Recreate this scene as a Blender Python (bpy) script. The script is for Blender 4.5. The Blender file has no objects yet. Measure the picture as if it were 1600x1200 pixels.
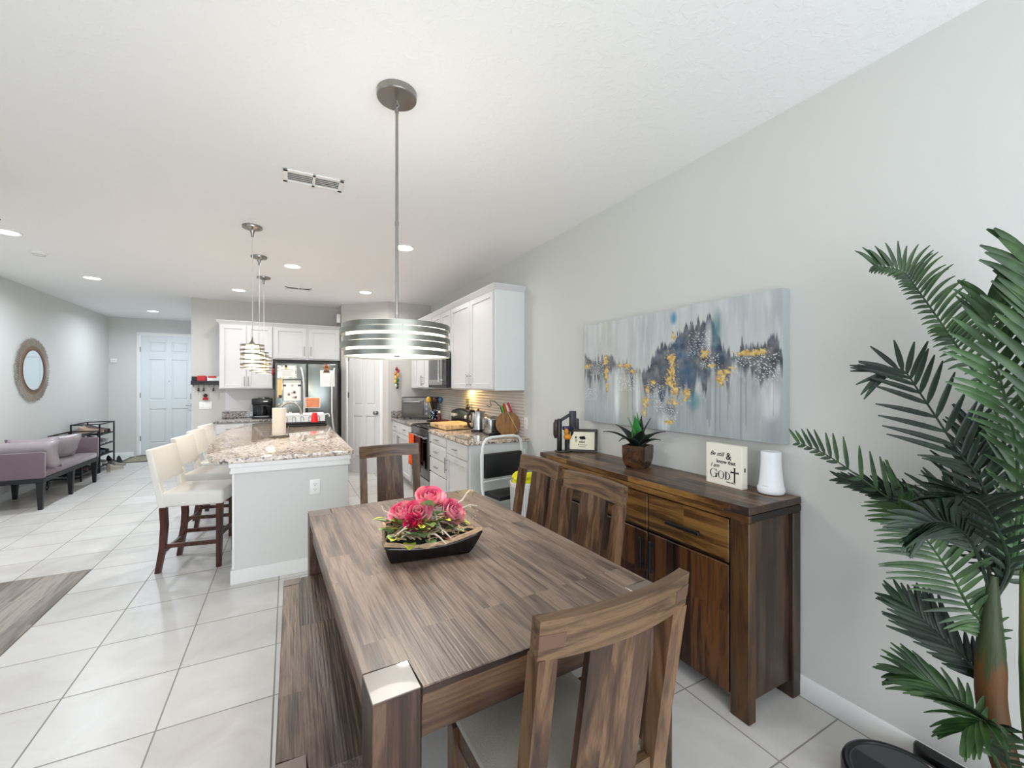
import bpy, bmesh, math, random
from mathutils import Vector, Matrix, noise
R = math.radians
random.seed(7)
SC = bpy.context.scene
COL = SC.collection

# ------------------------------------------------------------------ camera
CAM_H = 1.45
cd = bpy.data.cameras.new('camera')
cd.sensor_width = 36.0
cd.lens = 656.0 / 1600.0 * 36.0
cd.clip_start = 0.03
cd.clip_end = 100
cam = bpy.data.objects.new('camera', cd)
cam.location = (0, 0, CAM_H)
cam.rotation_euler = (R(90), 0, R(-28.13))
COL.objects.link(cam)
SC.camera = cam

# ------------------------------------------------------------------ world + exposure
SC.view_settings.view_transform = 'Standard'
SC.view_settings.look = 'None'
SC.view_settings.gamma = 1.0
SC.view_settings.use_curve_mapping = False
SC.view_settings.exposure = -0.06
w = bpy.data.worlds.new('world'); SC.world = w; w.use_nodes = True
w.node_tree.nodes['Background'].inputs[0].default_value = (0.80, 0.90, 1.0, 1)
w.node_tree.nodes['Background'].inputs[1].default_value = 1.0

def area(name, loc, size, power, color=(1, 1, 1), rot=(0, 0, 0), shape='DISK', sy=None, spread=180, glossy=True):
    l = bpy.data.lights.new(name, 'AREA'); l.shape = shape; l.size = size
    if sy: l.size_y = sy
    l.energy = power; l.color = color; l.spread = R(spread)
    o = bpy.data.objects.new(name, l); o.location = loc; o.rotation_euler = rot
    COL.objects.link(o)
    return o

# daylight through the sliding glass door behind the camera, and through the living room window beyond the left edge
area('daylight_sliding_door', (0.1, -2.15, 1.25), 3.6, 130, (0.885, 0.945, 1.0), (R(90), 0, 0), 'RECTANGLE', 2.3)
area('daylight_living_window', (-3.0, 0.6, 1.45), 2.6, 12, (0.78, 0.89, 1.0), (R(90), 0, R(-90)), 'RECTANGLE', 1.7)
HC = 2.77
RECESSED = [(-2.149, 5.274), (-2.141, 7.06), (-2.147, 9.761), (-0.604, 7.003), (0.049, 5.296), (0.987, 6.315), (0.999, 4.076), (-2.15, 3.2)]  # the last is an unseen lamp added to light the living side
for i, (x, y) in enumerate(RECESSED):
    area('recessed_lamp', (x, y, HC - 0.02), 0.13, 9 if (x > .9 and y < 5) else 7 if (x < 0 and x > -1) else (16 if x > -1 else (9 if y < 4 else 25)), (1.0, 0.975, 0.96) if x > -1 else (0.83, 0.915, 1.0), spread=165)

# ------------------------------------------------------------------ helpers
def srgb(h):
    h = h.lstrip('#')
    v = [int(h[i:i + 2], 16) / 255 for i in (0, 2, 4)]
    return tuple(((c + 0.055) / 1.055) ** 2.4 if c > 0.04045 else c / 12.92 for c in v) + (1,)

class NT:
    def __init__(s, name):
        s.m = bpy.data.materials.new(name); s.m.use_nodes = True
        s.t = s.m.node_tree; s.b = s.t.nodes['Principled BSDF']
        s._tc = None
    def n(s, typ, ins=None, **kw):
        nd = s.t.nodes.new(typ)
        for k, v in kw.items(): setattr(nd, k, v)
        for k, v in (ins or {}).items():
            if isinstance(v, bpy.types.NodeSocket): s.t.links.new(v, nd.inputs[k])
            else: nd.inputs[k].default_value = v
        return nd
    def obj(s):
        if not s._tc: s._tc = s.n('ShaderNodeTexCoord')
        return s._tc.outputs['Object']
    def noise(s, vec, scale, detail=3, rough=0.5, dist=0.0):
        return s.n('ShaderNodeTexNoise', {'Vector': vec, 'Scale': scale, 'Detail': detail, 'Roughness': rough, 'Distortion': dist}).outputs
    def ramp(s, fac, stops, interp='LINEAR'):
        r = s.n('ShaderNodeValToRGB', {'Fac': fac}); cr = r.color_ramp; cr.interpolation = interp
        while len(cr.elements) < len(stops): cr.elements.new(0.5)
        for e, (p, c) in zip(cr.elements, stops):
            e.position = p; e.color = srgb(c) if isinstance(c, str) else ((c, c, c, 1) if isinstance(c, (int, float)) else c)
        return r.outputs[0]
    def mapv(s, vec, scale=(1, 1, 1), loc=(0, 0, 0), rot=(0, 0, 0)):
        return s.n('ShaderNodeMapping', {'Vector': vec, 'Scale': scale, 'Location': loc, 'Rotation': rot}).outputs[0]
    def math(s, op, a, b=0.0):
        return s.n('ShaderNodeMath', {0: a, 1: b}, operation=op).outputs[0]
    def mix(s, fac, a, b, mode='MIX'):
        m = s.n('ShaderNodeMix', data_type='RGBA', blend_type=mode)
        for k, v in ((0, fac), (6, a), (7, b)):
            if isinstance(v, str): v = srgb(v)
            if isinstance(v, bpy.types.NodeSocket): s.t.links.new(v, m.inputs[k])
            else: m.inputs[k].default_value = v
        return m.outputs[2]
    def setp(s, **kw):
        names = dict(color='Base Color', rough='Roughness', metal='Metallic', emis='Emission Color', es='Emission Strength', normal='Normal',
                     trans='Transmission Weight', ior='IOR', coat='Coat Weight', coatr='Coat Roughness', alpha='Alpha', spec='Specular IOR Level', sheen='Sheen Weight', sheenr='Sheen Roughness', sss='Subsurface Weight')
        for k, v in kw.items():
            if isinstance(v, str): v = srgb(v)
            if isinstance(v, bpy.types.NodeSocket): s.t.links.new(v, s.b.inputs[names[k]])
            else: s.b.inputs[names[k]].default_value = v
        return s
    def bump(s, h, strength=0.2, dist=0.01):
        s.setp(normal=s.n('ShaderNodeBump', {'Height': h, 'Strength': strength, 'Distance': dist}).outputs[0]); return s

MATS = {}
def plain(name, col, rough=0.5, metal=0.0, var=0.06, scale=8.0, bump=0.0, bscale=120, **kw):
    if name in MATS: return MATS[name]
    t = NT(name); c = srgb(col) if isinstance(col, str) else col
    n = t.noise(t.obj(), scale, 3)[0]
    f = t.n('ShaderNodeMapRange', {'Value': n, 3: 1 - var, 4: 1 + var}).outputs[0]
    t.setp(color=t.n('ShaderNodeVectorMath', {0: c[:3], 'Scale': f}, operation='SCALE').outputs[0], rough=rough, metal=metal, **kw)
    if bump: t.bump(t.noise(t.obj(), bscale, 4)[0], bump, 0.004)
    MATS[name] = t.m; return t.m

def glow(name, col, strength):
    if name in MATS: return MATS[name]
    t = NT(name); t.setp(color=col, emis=col, es=strength, rough=0.6); MATS[name] = t.m; return t.m

def wood(name, dark, mid, light, grain='x', cross='y', pw=0.06, pl=0.7, rough=0.4, gloss_var=0.1, var=0.5, streak=0.5, bump=0.25, seed=0.0, coat=0.0, gs=1.0, tone=(0.55, 1.25)):
    if name in MATS: return MATS[name]
    t = NT(name)
    sx = t.n('ShaderNodeSeparateXYZ', {0: t.obj()}).outputs
    ix = {'x': 0, 'y': 1, 'z': 2}
    third = [k for k in 'xyz' if k not in (grain, cross)][0]
    v = t.n('ShaderNodeCombineXYZ', {0: sx[ix[grain]], 1: sx[ix[cross]], 2: sx[ix[third]]}).outputs[0]
    v = t.n('ShaderNodeVectorMath', {0: v, 1: (3.17 + seed, 1.013 + seed * 0.37, 0.51 + seed)}, operation='ADD').outputs[0]
    br = t.n('ShaderNodeTexBrick', {'Vector': v, 'Color1': (0, 0, 0, 1), 'Color2': (1, 1, 1, 1), 'Mortar': (0.5, 0.5, 0.5, 1), 'Scale': 1.0,
             'Mortar Size': 0.0, 'Brick Width': pl, 'Row Height': pw, 'Bias': 0.0}, offset=0.37, offset_frequency=3).outputs
    rnd = br[0]
    off = t.n('ShaderNodeVectorMath', {0: rnd, 1: (7.0, 11.0, 5.0)}, operation='MULTIPLY').outputs[0]
    v2 = t.n('ShaderNodeVectorMath', {0: v, 1: off}, operation='ADD').outputs[0]
    a = t.noise(t.mapv(v2, (1.3 * gs, 14 * gs, 14 * gs)), 1.0, 4, 0.6, 1.2)[0]
    b = t.noise(t.mapv(v2, (4 * gs, 160 * gs, 160 * gs)), 1.0, 3, 0.6)[0]
    k = t.noise(t.mapv(v2, (3.0, 9.0, 9.0)), 1.0, 2)[0]
    f = t.math('ADD', t.math('MULTIPLY', a, 1.0), t.math('MULTIPLY', t.math('SUBTRACT', rnd, 0.5), var * 0.4))
    f = t.math('ADD', f, t.math('MULTIPLY', t.math('SUBTRACT', b, 0.5), streak * 0.35))
    c = t.ramp(f, [(0.28, dark), (0.45, mid), (0.60, light), (0.72, mid), (0.85, dark)])
    tn = t.n('ShaderNodeMapRange', {'Value': rnd, 3: tone[0], 4: tone[1]}).outputs[0]
    c = t.n('ShaderNodeVectorMath', {0: c, 'Scale': tn}, operation='SCALE').outputs[0]
    knot = t.ramp(k, [(0.0, 0.45), (0.30, 0.8), (0.42, 1.0), (1.0, 1.0)])
    c = t.mix(0.8, c, knot, 'MULTIPLY')
    t.setp(color=c, rough=t.n('ShaderNodeMapRange', {'Value': b, 3: rough - gloss_var, 4: rough + gloss_var}).outputs[0], coat=coat, coatr=0.25)
    t.bump(t.math('ADD', b, t.math('MULTIPLY', a, 0.4)), bump, 0.002)
    MATS[name] = t.m; return t.m

# --- mesh builder
class MB:
    def __init__(s): s.bm = bmesh.new(); s.M = Matrix()
    def _add(s, vs, fs, mi=0):
        bv = [s.bm.verts.new(s.M @ Vector(v)) for v in vs]
        out = []
        for f in fs:
            try:
                fc = s.bm.faces.new([bv[i] for i in f]); fc.material_index = mi; out.append(fc)
            except ValueError: pass
        return out
    def box(s, x0, x1, y0, y1, z0, z1, bev=0.0, seg=1, mi=0):
        if x0 > x1: x0, x1 = x1, x0
        if y0 > y1: y0, y1 = y1, y0
        if z0 > z1: z0, z1 = z1, z0
        vs = [(x, y, z) for x in (x0, x1) for y in (y0, y1) for z in (z0, z1)]
        fs = [(0, 1, 3, 2), (4, 6, 7, 5), (0, 4, 5, 1), (2, 3, 7, 6), (0, 2, 6, 4), (1, 5, 7, 3)]
        f = s._add(vs, fs, mi)
        if bev > 0:
            es = list({e for q in f for e in q.edges})
            r = bmesh.ops.bevel(s.bm, geom=es, offset=min(bev, (x1-x0)*.49, (y1-y0)*.49, (z1-z0)*.49), segments=seg, affect='EDGES', profile=0.5)
            for q in r['faces']: q.material_index = mi
        return s
    def hexa(s, lo, hi, bev=0.0, seg=1, mi=0):
        """solid between two quads (4 corner points each, same winding)"""
        f = s._add(list(lo) + list(hi), [(3, 2, 1, 0), (4, 5, 6, 7), (0, 1, 5, 4), (1, 2, 6, 5), (2, 3, 7, 6), (3, 0, 4, 7)], mi)
        if bev > 0:
            es = list({e for q in f for e in q.edges})
            bmesh.ops.bevel(s.bm, geom=es, offset=bev, segments=seg, affect='EDGES', profile=0.5)
        return s
    def prism(s, pts, a0, a1, axis='z', mi=0, bev=0.0, seg=1):
        def mk(p, a):
            return {'z': (p[0], p[1], a), 'y': (p[0], a, p[1]), 'x': (a, p[0], p[1])}[axis]
        n = len(pts); vs = [mk(p, a0) for p in pts] + [mk(p, a1) for p in pts]
        fs = [tuple(range(n))[::-1], tuple(range(n, 2 * n))] + [(i, (i + 1) % n, n + (i + 1) % n, n + i) for i in range(n)]
        f = s._add(vs, fs, mi)
        if bev > 0:
            es = [e for e in {e for q in f[:2] for e in q.edges}]
            bmesh.ops.bevel(s.bm, geom=es, offset=bev, segments=seg, affect='EDGES', profile=0.5)
        return s
    def lathe(s, prof, n=32, c=(0, 0, 0), mi=0, closed=False, sx=1, sy=1, axis='z'):
        vs = []; rows = []
        for (r, z) in prof:
            if r < 1e-6:
                rows.append([len(vs)]); vs.append((0, 0, z))
            else:
                rows.append(list(range(len(vs), len(vs) + n)))
                vs += [(r * sx * math.cos(2 * math.pi * k / n), r * sy * math.sin(2 * math.pi * k / n), z) for k in range(n)]
        def tr(v):
            if axis == 'x': v = (v[2], v[0], v[1])
            elif axis == 'y': v = (v[1], v[2], v[0])
            return (v[0] + c[0], v[1] + c[1], v[2] + c[2])
        vs = [tr(v) for v in vs]; fs = []
        rr = rows + ([rows[0]] if closed else [])
        for a, b in zip(rr, rr[1:]):
            for k in range(n):
                k2 = (k + 1) % n
                if len(a) == 1 and len(b) == 1: continue
                if len(a) == 1: fs.append((a[0], b[k2], b[k]))
                elif len(b) == 1: fs.append((a[k], a[k2], b[0]))
                else: fs.append((a[k], a[k2], b[k2], b[k]))
        s._add(vs, fs, mi); return s
    def cyl(s, c, r, z0, z1, n=24, mi=0, r2=None, axis='z'):
        r2 = r if r2 is None else r2
        return s.lathe([(0, z0), (r, z0), (r2, z1), (0, z1)], n, c, mi, axis=axis)
    def tube(s, pts, r, n=8, mi=0, closed=False, flat=None):
        pts = [Vector(p) for p in pts]; m = len(pts)
        rs = r if isinstance(r, (list, tuple)) else [r] * m
        vs = []; prev = None
        for i, p in enumerate(pts):
            if closed: t = pts[(i + 1) % m] - pts[i - 1]
            else: t = pts[min(i + 1, m - 1)] - pts[max(i - 1, 0)]
            t.normalize()
            if prev is None:
                u = t.orthogonal().normalized() if flat is None else (Vector(flat) - t * Vector(flat).dot(t)).normalized()
            else:
                u = prev - t * prev.dot(t)
                u = u.normalized() if u.length > 1e-6 else t.orthogonal().normalized()
            prev = u; v = t.cross(u)
            for k in range(n):
                a = 2 * math.pi * k / n
                vs.append(p + (u * math.cos(a) + v * math.sin(a)) * rs[i])
        fs = []
        for i in range(m if closed else m - 1):
            for k in range(n):
                a = i * n + k; b = i * n + (k + 1) % n; j = (i + 1) % m
                fs.append((a, b, j * n + (k + 1) % n, j * n + k))
        if not closed:
            fs.append(tuple(range(n))[::-1]); fs.append(tuple(range((m - 1) * n, m * n)))
        s._add(vs, fs, mi); return s
    def bar(s, a, b, w, d, up=(0, 0, 1), mi=0, bev=0.0):
        """rectangular bar from a to b, w across, d along the 'up' direction"""
        a = Vector(a); b = Vector(b); t = (b - a).normalized(); u = Vector(up); u = (u - t * u.dot(t)).normalized(); v = t.cross(u)
        q = [v * w / 2 + u * d / 2, -v * w / 2 + u * d / 2, -v * w / 2 - u * d / 2, v * w / 2 - u * d / 2]
        return s.hexa([a + k for k in q], [b + k for k in q], bev, 1, mi)
    def grid(s, fn, nu, nv, mi=0, cu=False, cv=False):
        vs = [fn(i / (nu if cu else nu - 1), j / (nv if cv else nv - 1)) for i in range(nu) for j in range(nv)]
        fs = []
        for i in range(nu if cu else nu - 1):
            for j in range(nv if cv else nv - 1):
                i2 = (i + 1) % nu; j2 = (j + 1) % nv
                fs.append((i * nv + j, i2 * nv + j, i2 * nv + j2, i * nv + j2))
        s._add(vs, fs, mi); return s
    def sphere(s, c, r, n=16, m=10, sx=1, sy=1, sz=1, mi=0):
        return s.lathe([(r * math.sin(math.pi * i / m) if 0 < i < m else 0, -r * sz * math.cos(math.pi * i / m)) for i in range(m + 1)], n, c, mi, sx=sx, sy=sy)
    def build(s, name, mats, parent=None, smooth=35, loc=None, rotz=0, wn=None):
        bm = s.bm
        bmesh.ops.recalc_face_normals(bm, faces=bm.faces)
        me = bpy.data.meshes.new(name); bm.to_mesh(me); bm.free()
        if not isinstance(mats, (list, tuple)): mats = [mats]
        for m in mats: me.materials.append(m)
        if smooth:
            me.polygons.foreach_set('use_smooth', [True] * len(me.polygons))
            me.set_sharp_from_angle(angle=R(smooth))
        o = bpy.data.objects.new(name, me); COL.objects.link(o)
        if parent: o.parent = parent
        if loc: o.location = loc
        o.rotation_euler.z = rotz
        return o

def tag(o, label, cat, group=None, kind=None):
    if label: o['label'] = label
    if cat: o['category'] = cat
    if group: o['group'] = group
    if kind: o['kind'] = kind
    return o
def thing(name, label, cat, loc=(0, 0, 0), rotz=0, group=None):
    o = bpy.data.objects.new(name, None); o.empty_display_size = 0.05; COL.objects.link(o)
    o.location = loc; o.rotation_euler.z = rotz
    return tag(o, label, cat, group)
def struct(name, mb, m, parent=None, smooth=35):
    o = mb.build(name, m, parent, smooth)
    if not parent: o['kind'] = 'structure'
    return o
def copy_tree(o, loc=None, rotz=None, label=None, parent=None):
    c = o.copy(); COL.objects.link(c)
    if parent: c.parent = parent
    if loc: c.location = loc
    if rotz is not None: c.rotation_euler.z = rotz
    if label: c['label'] = label
    for ch in list(o.children): copy_tree(ch, parent=c)
    return c
# ------------------------------------------------------------------ shared materials
M_white = plain('white_paint_trim', '#eeeeec', 0.35, var=0.01)
M_door = plain('white_door_paint', '#eceef0', 0.38, var=0.01)
M_cab = plain('white_cabinet_paint', '#dad9d9', 0.32, var=0.01)
M_cabend = plain('pale_cabinet_side', '#e4e8e6', 0.4, var=0.01)
M_nickel = plain('brushed_nickel', '#9a9792', 0.3, 1.0, var=0.08, scale=40)
M_steel = plain('stainless_steel', '#b9bbbb', 0.25, 1.0, var=0.05, scale=3)
M_steeld = plain('dark_stainless', '#77797a', 0.28, 1.0, var=0.05, scale=3)
M_chrome = plain('chrome', '#d8d8d8', 0.08, 1.0, var=0.01)
M_black = plain('black_plastic', '#141416', 0.35, var=0.05)
M_blackg = plain('black_glass', '#08090b', 0.06, var=0.02)
M_blackm = plain('black_metal', '#16161a', 0.45, 0.2, var=0.05)
M_plwhite = plain('white_plastic', '#f2f2f0', 0.35, var=0.01)
M_paper = plain('white_paper', '#f3f1ec', 0.8, var=0.02)
M_ink = plain('black_ink', '#101010', 0.6, var=0.02)
M_red = plain('red_plastic', '#d80f18', 0.3, var=0.03)
M_orange = plain('orange_cloth', '#ee560a', 0.9, var=0.12, scale=30, bump=0.4, bscale=300)

def wall_mat(name, col, b=0.12):
    t = NT(name)
    n = t.noise(t.obj(), 60, 4, 0.6)[0]
    t.setp(color=col, rough=0.7, spec=0.3)
    t.bump(n, b, 0.004)
    MATS[name] = t.m; return t.m
M_wall = wall_mat('greige_wall_paint', '#d5d6d2')
M_wallk = wall_mat('warm_greige_wall_paint', '#c9c6c1')
t = NT('knockdown_ceiling')
n1 = t.noise(t.obj(), 22, 4, 0.55, 0.6)[0]
h = t.ramp(n1, [(0.50, 0.0), (0.56, 1.0)])
t.setp(color='#f6f6f6', rough=0.75, spec=0.25); t.bump(h, 0.22, 0.003)
M_ceil = t.m

# floor tiles: 0.431 x 0.437 m
t = NT('glazed_floor_tile')
v = t.mapv(t.obj(), loc=(0.918 + 0.4309 * 20, -2.685 + 0.4369 * 20, 0))
br = t.n('ShaderNodeTexBrick', {'Vector': v, 'Color1': (0, 0, 0, 1), 'Color2': (1, 1, 1, 1), 'Mortar': (0, 0, 0, 1), 'Scale': 1.0, 'Mortar Size': 0.0035,
        'Mortar Smooth': 0.15, 'Brick Width': 0.4309, 'Row Height': 0.4369}, offset=0.0, squash=1.0)
cl = t.ramp(t.noise(t.obj(), 3.2, 5, 0.62, 1.0)[0], [(0.3, '#c6c2bd'), (0.55, '#cfccc8'), (0.75, '#d6d4d1')])
c2 = t.mix(0.10, cl, br.outputs[0], 'OVERLAY')
c3 = t.mix(br.outputs[1], c2, '#8f8a84')
rg = t.n('ShaderNodeMapRange', {'Value': br.outputs[1], 3: 0.30, 4: 0.8}).outputs[0]
t.setp(color=c3, rough=rg)
hh = t.math('SUBTRACT', t.math('MULTIPLY', t.noise(t.obj(), 9, 3)[0], 0.35), br.outputs[1])
t.bump(hh, 0.35, 0.003)
M_tile = t.m
M_floorwood = wood('grey_wood_plank', '#5f564f', '#857b72', '#a0978d', 'y', 'x', 0.15, 1.2, 0.38, var=0.8, tone=(0.75, 1.15))

# granite
def granite(name, cols, sc=1.0, rough=0.06):
    t = NT(name)
    o = t.obj()
    a = t.noise(o, 55 * sc, 5, 0.7)[0]
    b = t.n('ShaderNodeTexVoronoi', {'Vector': o, 'Scale': 125 * sc}, feature='F1').outputs
    vr = t.n('ShaderNodeSeparateColor', {0: b[1]}).outputs[0]
    c = t.ramp(a, [(0.34, cols[0]), (0.42, cols[1]), (0.5, cols[2]), (0.58, cols[3]), (0.68, cols[4])])
    sp = t.ramp(vr, [(0.0, cols[0]), (0.16, cols[0]), (0.17, cols[3]), (0.5, cols[2]), (0.85, cols[4])], 'CONSTANT')
    t.setp(color=t.mix(0.68, c, sp), rough=rough, coat=0.3, coatr=0.03)
    MATS[name] = t.m; return t.m
M_granite = granite('speckled_granite', ['#201c1b', '#8c7a6e', '#c9b5a4', '#e2d2c2', '#f3ebe2'], .5)
M_graniteg = granite('grey_granite', ['#2c2a2b', '#6c6664', '#8e8886', '#a9a19c', '#cfc8c4'], .6)

# ------------------------------------------------------------------ room shell
XR, XL, YB, YE, YK = 2.12, -3.10, -2.2, 11.0, 7.95
XH = -1.293            # right side of the entry hall
AX, AY, BX, BY = 0.79, 7.50, 1.42, 6.86   # diagonal pantry wall
T = 0.12
struct('floor', MB().box(XL - .2, XR + .2, YB - .2, YE + .2, -0.06, 0.0), M_tile)
struct('floor_wood', MB().box(XL, -1.352, YB, 4.445, 0.0005, 0.004), M_floorwood)
struct('ceiling', MB().box(XL - .2, XR + .2, YB - .2, YE + .2, HC, HC + .08), M_ceil)
struct('wall_right', MB().box(XR, XR + T, YB - T, BY, 0, HC), M_wall)
m = MB()
m.box(XL - T, XL, YB - T, -0.9, 0, HC); m.box(XL - T, XL, 2.0, YE + T, 0, HC)
m.box(XL - T, XL, -0.9, 2.0, 0, 0.6); m.box(XL - T, XL, -0.9, 2.0, 2.3, HC)
struct('wall_left', m, M_wall)
m = MB(); m.box(XL, -1.75, YB - T, YB, 0, HC); m.box(1.95, XR, YB - T, YB, 0, HC); m.box(-1.75, 1.95, YB - T, YB, 2.42, HC)
struct('wall_rear', m, M_wall)
m = MB(); m.box(XL, -2.655, YE, YE + T, 0, HC); m.box(-1.675, XH + T, YE, YE + T, 0, HC); m.box(-2.655, -1.675, YE, YE + T, 2.475, HC)
struct('wall_entry', m, M_wall)
struct('wall_hall', MB().box(XH, XH + T, YK + .001, YE, 0, HC), M_wall)
struct('wall_kitchen', MB().box(XH, AX + T, YK, YK + T, 0, HC), M_wallk)
struct('wall_fridge_side', MB().box(AX, AX + .08, AY + .03, YK, 0, HC), M_wallk)
# diagonal pantry wall with a door opening
dv = Vector((BX - AX, BY - AY, 0)); DL = dv.length; dd = dv.normalized(); DA = math.atan2(dd.y, dd.x)
DM = Matrix.Translation((AX, AY, 0)) @ Matrix.Rotation(DA, 4, 'Z')     # local x along the wall, local -y is the room side
PD0, PD1 = 0.115, 0.775
m = MB(); m.M = DM
m.box(0, PD0, 0, T, 0, HC); m.box(PD1, DL, 0, T, 0, HC); m.box(PD0, PD1, 0, T, 2.45, HC)
struct('wall_pantry', m, M_wallk)
struct('wall_range_side', MB().box(BX, XR + T, BY, BY + T, 0, HC), M_wallk)

# window and glass door behind the camera
f = MB()
for x0 in (-1.75, 0.07): f.box(x0, x0 + .06, YB - .09, YB - .03, 0, 2.42); f.box(x0 + 1.76, x0 + 1.82, YB - .09, YB - .03, 0, 2.42); f.box(x0, x0 + 1.82, YB - .09, YB - .03, 2.34, 2.42); f.box(x0, x0 + 1.82, YB - .09, YB - .03, 0, 0.09)
d3 = struct('door_3', f, M_white)
M_pane = plain('window_glass', '#ffffff', 0.0, var=0, trans=1.0, ior=1.1)
for x0 in (-1.69, .13): MB().box(x0, x0 + 1.70, YB - .064, YB - .058, .09, 2.34).build('pane', M_pane, d3)
f = MB(); f.box(XL - .08, XL - .03, -0.9, -.84, .6, 2.3); f.box(XL - .08, XL - .03, 1.94, 2.0, .6, 2.3); f.box(XL - .08, XL - .03, -.9, 2.0, .6, .66); f.box(XL - .08, XL - .03, -.9, 2.0, 2.24, 2.3); f.box(XL - .08, XL - .03, .53, .57, .6, 2.3)
w1 = struct('window_1', f, M_white); MB().box(XL - .058, XL - .052, -.84, 1.94, .66, 2.24).build('pane', M_pane, w1)

# baseboards with a stepped profile
def base_profile(d): return [(0, 0), (d, 0), (d, .085), (d * .75, .095), (d * .75, .105), (d * .35, .118), (0, .118)]
def baseboard(name, p0, p1, side, d=0.014, h=0.092):
    p0 = Vector((*p0, 0)); p1 = Vector((*p1, 0)); t_ = (p1 - p0).normalized(); n_ = Vector((-t_.y, t_.x, 0)) * side
    m = MB(); s = h / .118; pr = [(a, b * s) for a, b in base_profile(d)]
    vs = [p + n_ * a + Vector((0, 0, b)) for p in (p0, p1) for a, b in pr]
    k = len(pr); m._add(vs, [tuple(range(k)), tuple(range(k, 2 * k))] + [(i, (i + 1) % k, k + (i + 1) % k, k + i) for i in range(k)])
    return struct(name, m, M_white)
baseboard('baseboard_right', (XR, YB), (XR, 3.66), 1)
baseboard('baseboard_left', (XL, 2.0), (XL, YE), -1)
baseboard('baseboard_entry', (XL + .014, YE), (-2.72, YE), -1)
baseboard('baseboard_kitchen', (XH, YK), (-0.95, YK), -1)

# panelled doors
def six_panel(w, h, y0, y1, parent, name, mat, side=-1):
    """door leaf with six raised panels set in real recesses, local x 0..w"""
    m = MB(); rc = .014; m.box(0.001, w - .001, y0 + rc, y1, 0.001, h - .001)
    xs = [0, .15 * w, .45 * w, .55 * w, .85 * w, w]; zs_ = [0, .10 * h, .385 * h, .46 * h, .80 * h, .86 * h, .945 * h, h]
    for k in (0, 2, 4): m.box(xs[k], xs[k + 1], y0, y1, 0, h, .003)
    for c0, c1 in ((xs[1], xs[2]), (xs[3], xs[4])):
        for k in (0, 2, 4, 6): m.box(c0, c1, y0, y1, zs_[k], zs_[k + 1], .003)
        for k in (1, 3, 5): m.box(c0 + .022, c1 - .022, y0 + .003, y0 + rc + .004, zs_[k] + .022, zs_[k + 1] - .022, .009)
    return m
def casing(m, w, h, cw, y0, y1):
    for q in ((-cw - .004, -.004), (w + .004, w + cw + .004)):
        m.box(q[0], q[1], y0, y1, 0, h + .004, .004)
        m.box(q[0] + .012, q[1] - .012, y0 - .006, y0 + .002, 0, h - .0, .003)
    m.box(-cw - .004, w + cw + .004, y0, y1, h + .004, h + .004 + cw, .004)
    m.box(-cw + .01, w + cw - .01, y0 - .006, y0 + .002, h + .016, h + cw - .008, .003)

# entry door
EM = Matrix.Translation((-2.62, YE, 0))
m = six_panel(.91, 2.44, 0.02, 0.06, None, '', M_door); m.bm.transform(EM)
d1 = struct('door_1', m, plain('entry_door_paint', '#e3e7ea', .38, var=.01))
m = MB(); casing(m, .91, 2.44, .055, -.014, 0.0); m.bm.transform(EM); m.build('door_frame', M_white, d1)
for z in (.35, 1.22, 2.15):
    m = MB(); m.box(-.012, .004, -.008, .022, z - .05, z + .05); m.bm.transform(EM); m.build('hinge', M_nickel, d1)
m = MB(); m.M = EM @ Matrix.Translation((.845, 0, 0)); m.box(-.028, .028, -.012, .02, 1.13, 1.25, .006, 2); m.cyl((0, -.012, 1.19), .018, -.008, .0, axis='y'); m.build('deadbolt', M_nickel, d1)
m = MB(); m.M = EM @ Matrix.Translation((.845, 0, 0)); m.cyl((0, 0, 1.01), .03, -.012, .02, axis='y'); m.tube([(0, -.01, 1.01), (0, -.05, 1.01), (-.03, -.055, 1.008), (-.10, -.05, 1.0)], .009); m.build('door_handle', M_nickel, d1)
m = MB(); m.M = EM; m.cyl((.455, 0.018, 1.5), .008, -.004, .006, axis='y', n=12); m.build('peephole', M_nickel, d1)
struct('trim_1', MB().box(-2.68, -1.65, YE - .02, YE + .05, 0.0, .012), plain('threshold_bronze', '#6d5f50', .5))

# pantry door
PM = DM @ Matrix.Translation((PD0 + .03, 0, 0))
m = six_panel(.60, 2.41, 0.005, 0.04, None, '', M_door); m.bm.transform(PM)
d2 = struct('door_2', m, M_cab)
m = MB(); casing(m, .60, 2.41, .055, -.014, 0.0); m.bm.transform(PM); m.build('door_frame', M_white, d2)
for z in (.35, 1.27, 1.88):
    m = MB(); m.M = PM; m.box(-.01, .008, -.012, .008, z - .045, z + .045); m.build('hinge', M_nickel, d2)
m = MB(); m.M = PM @ Matrix.Translation((.54, 0, .985)); m.cyl((0, 0, 0), .03, -.008, .006, axis='y'); m.cyl((0, 0, 0), .011, -.04, 0, axis='y')
m.lathe([(0, -.078), (.018, -.076), (.029, -.066), (.031, -.055), (.024, -.042), (.011, -.036)], 20, axis='y'); m.build('door_knob', M_nickel, d2)

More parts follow.
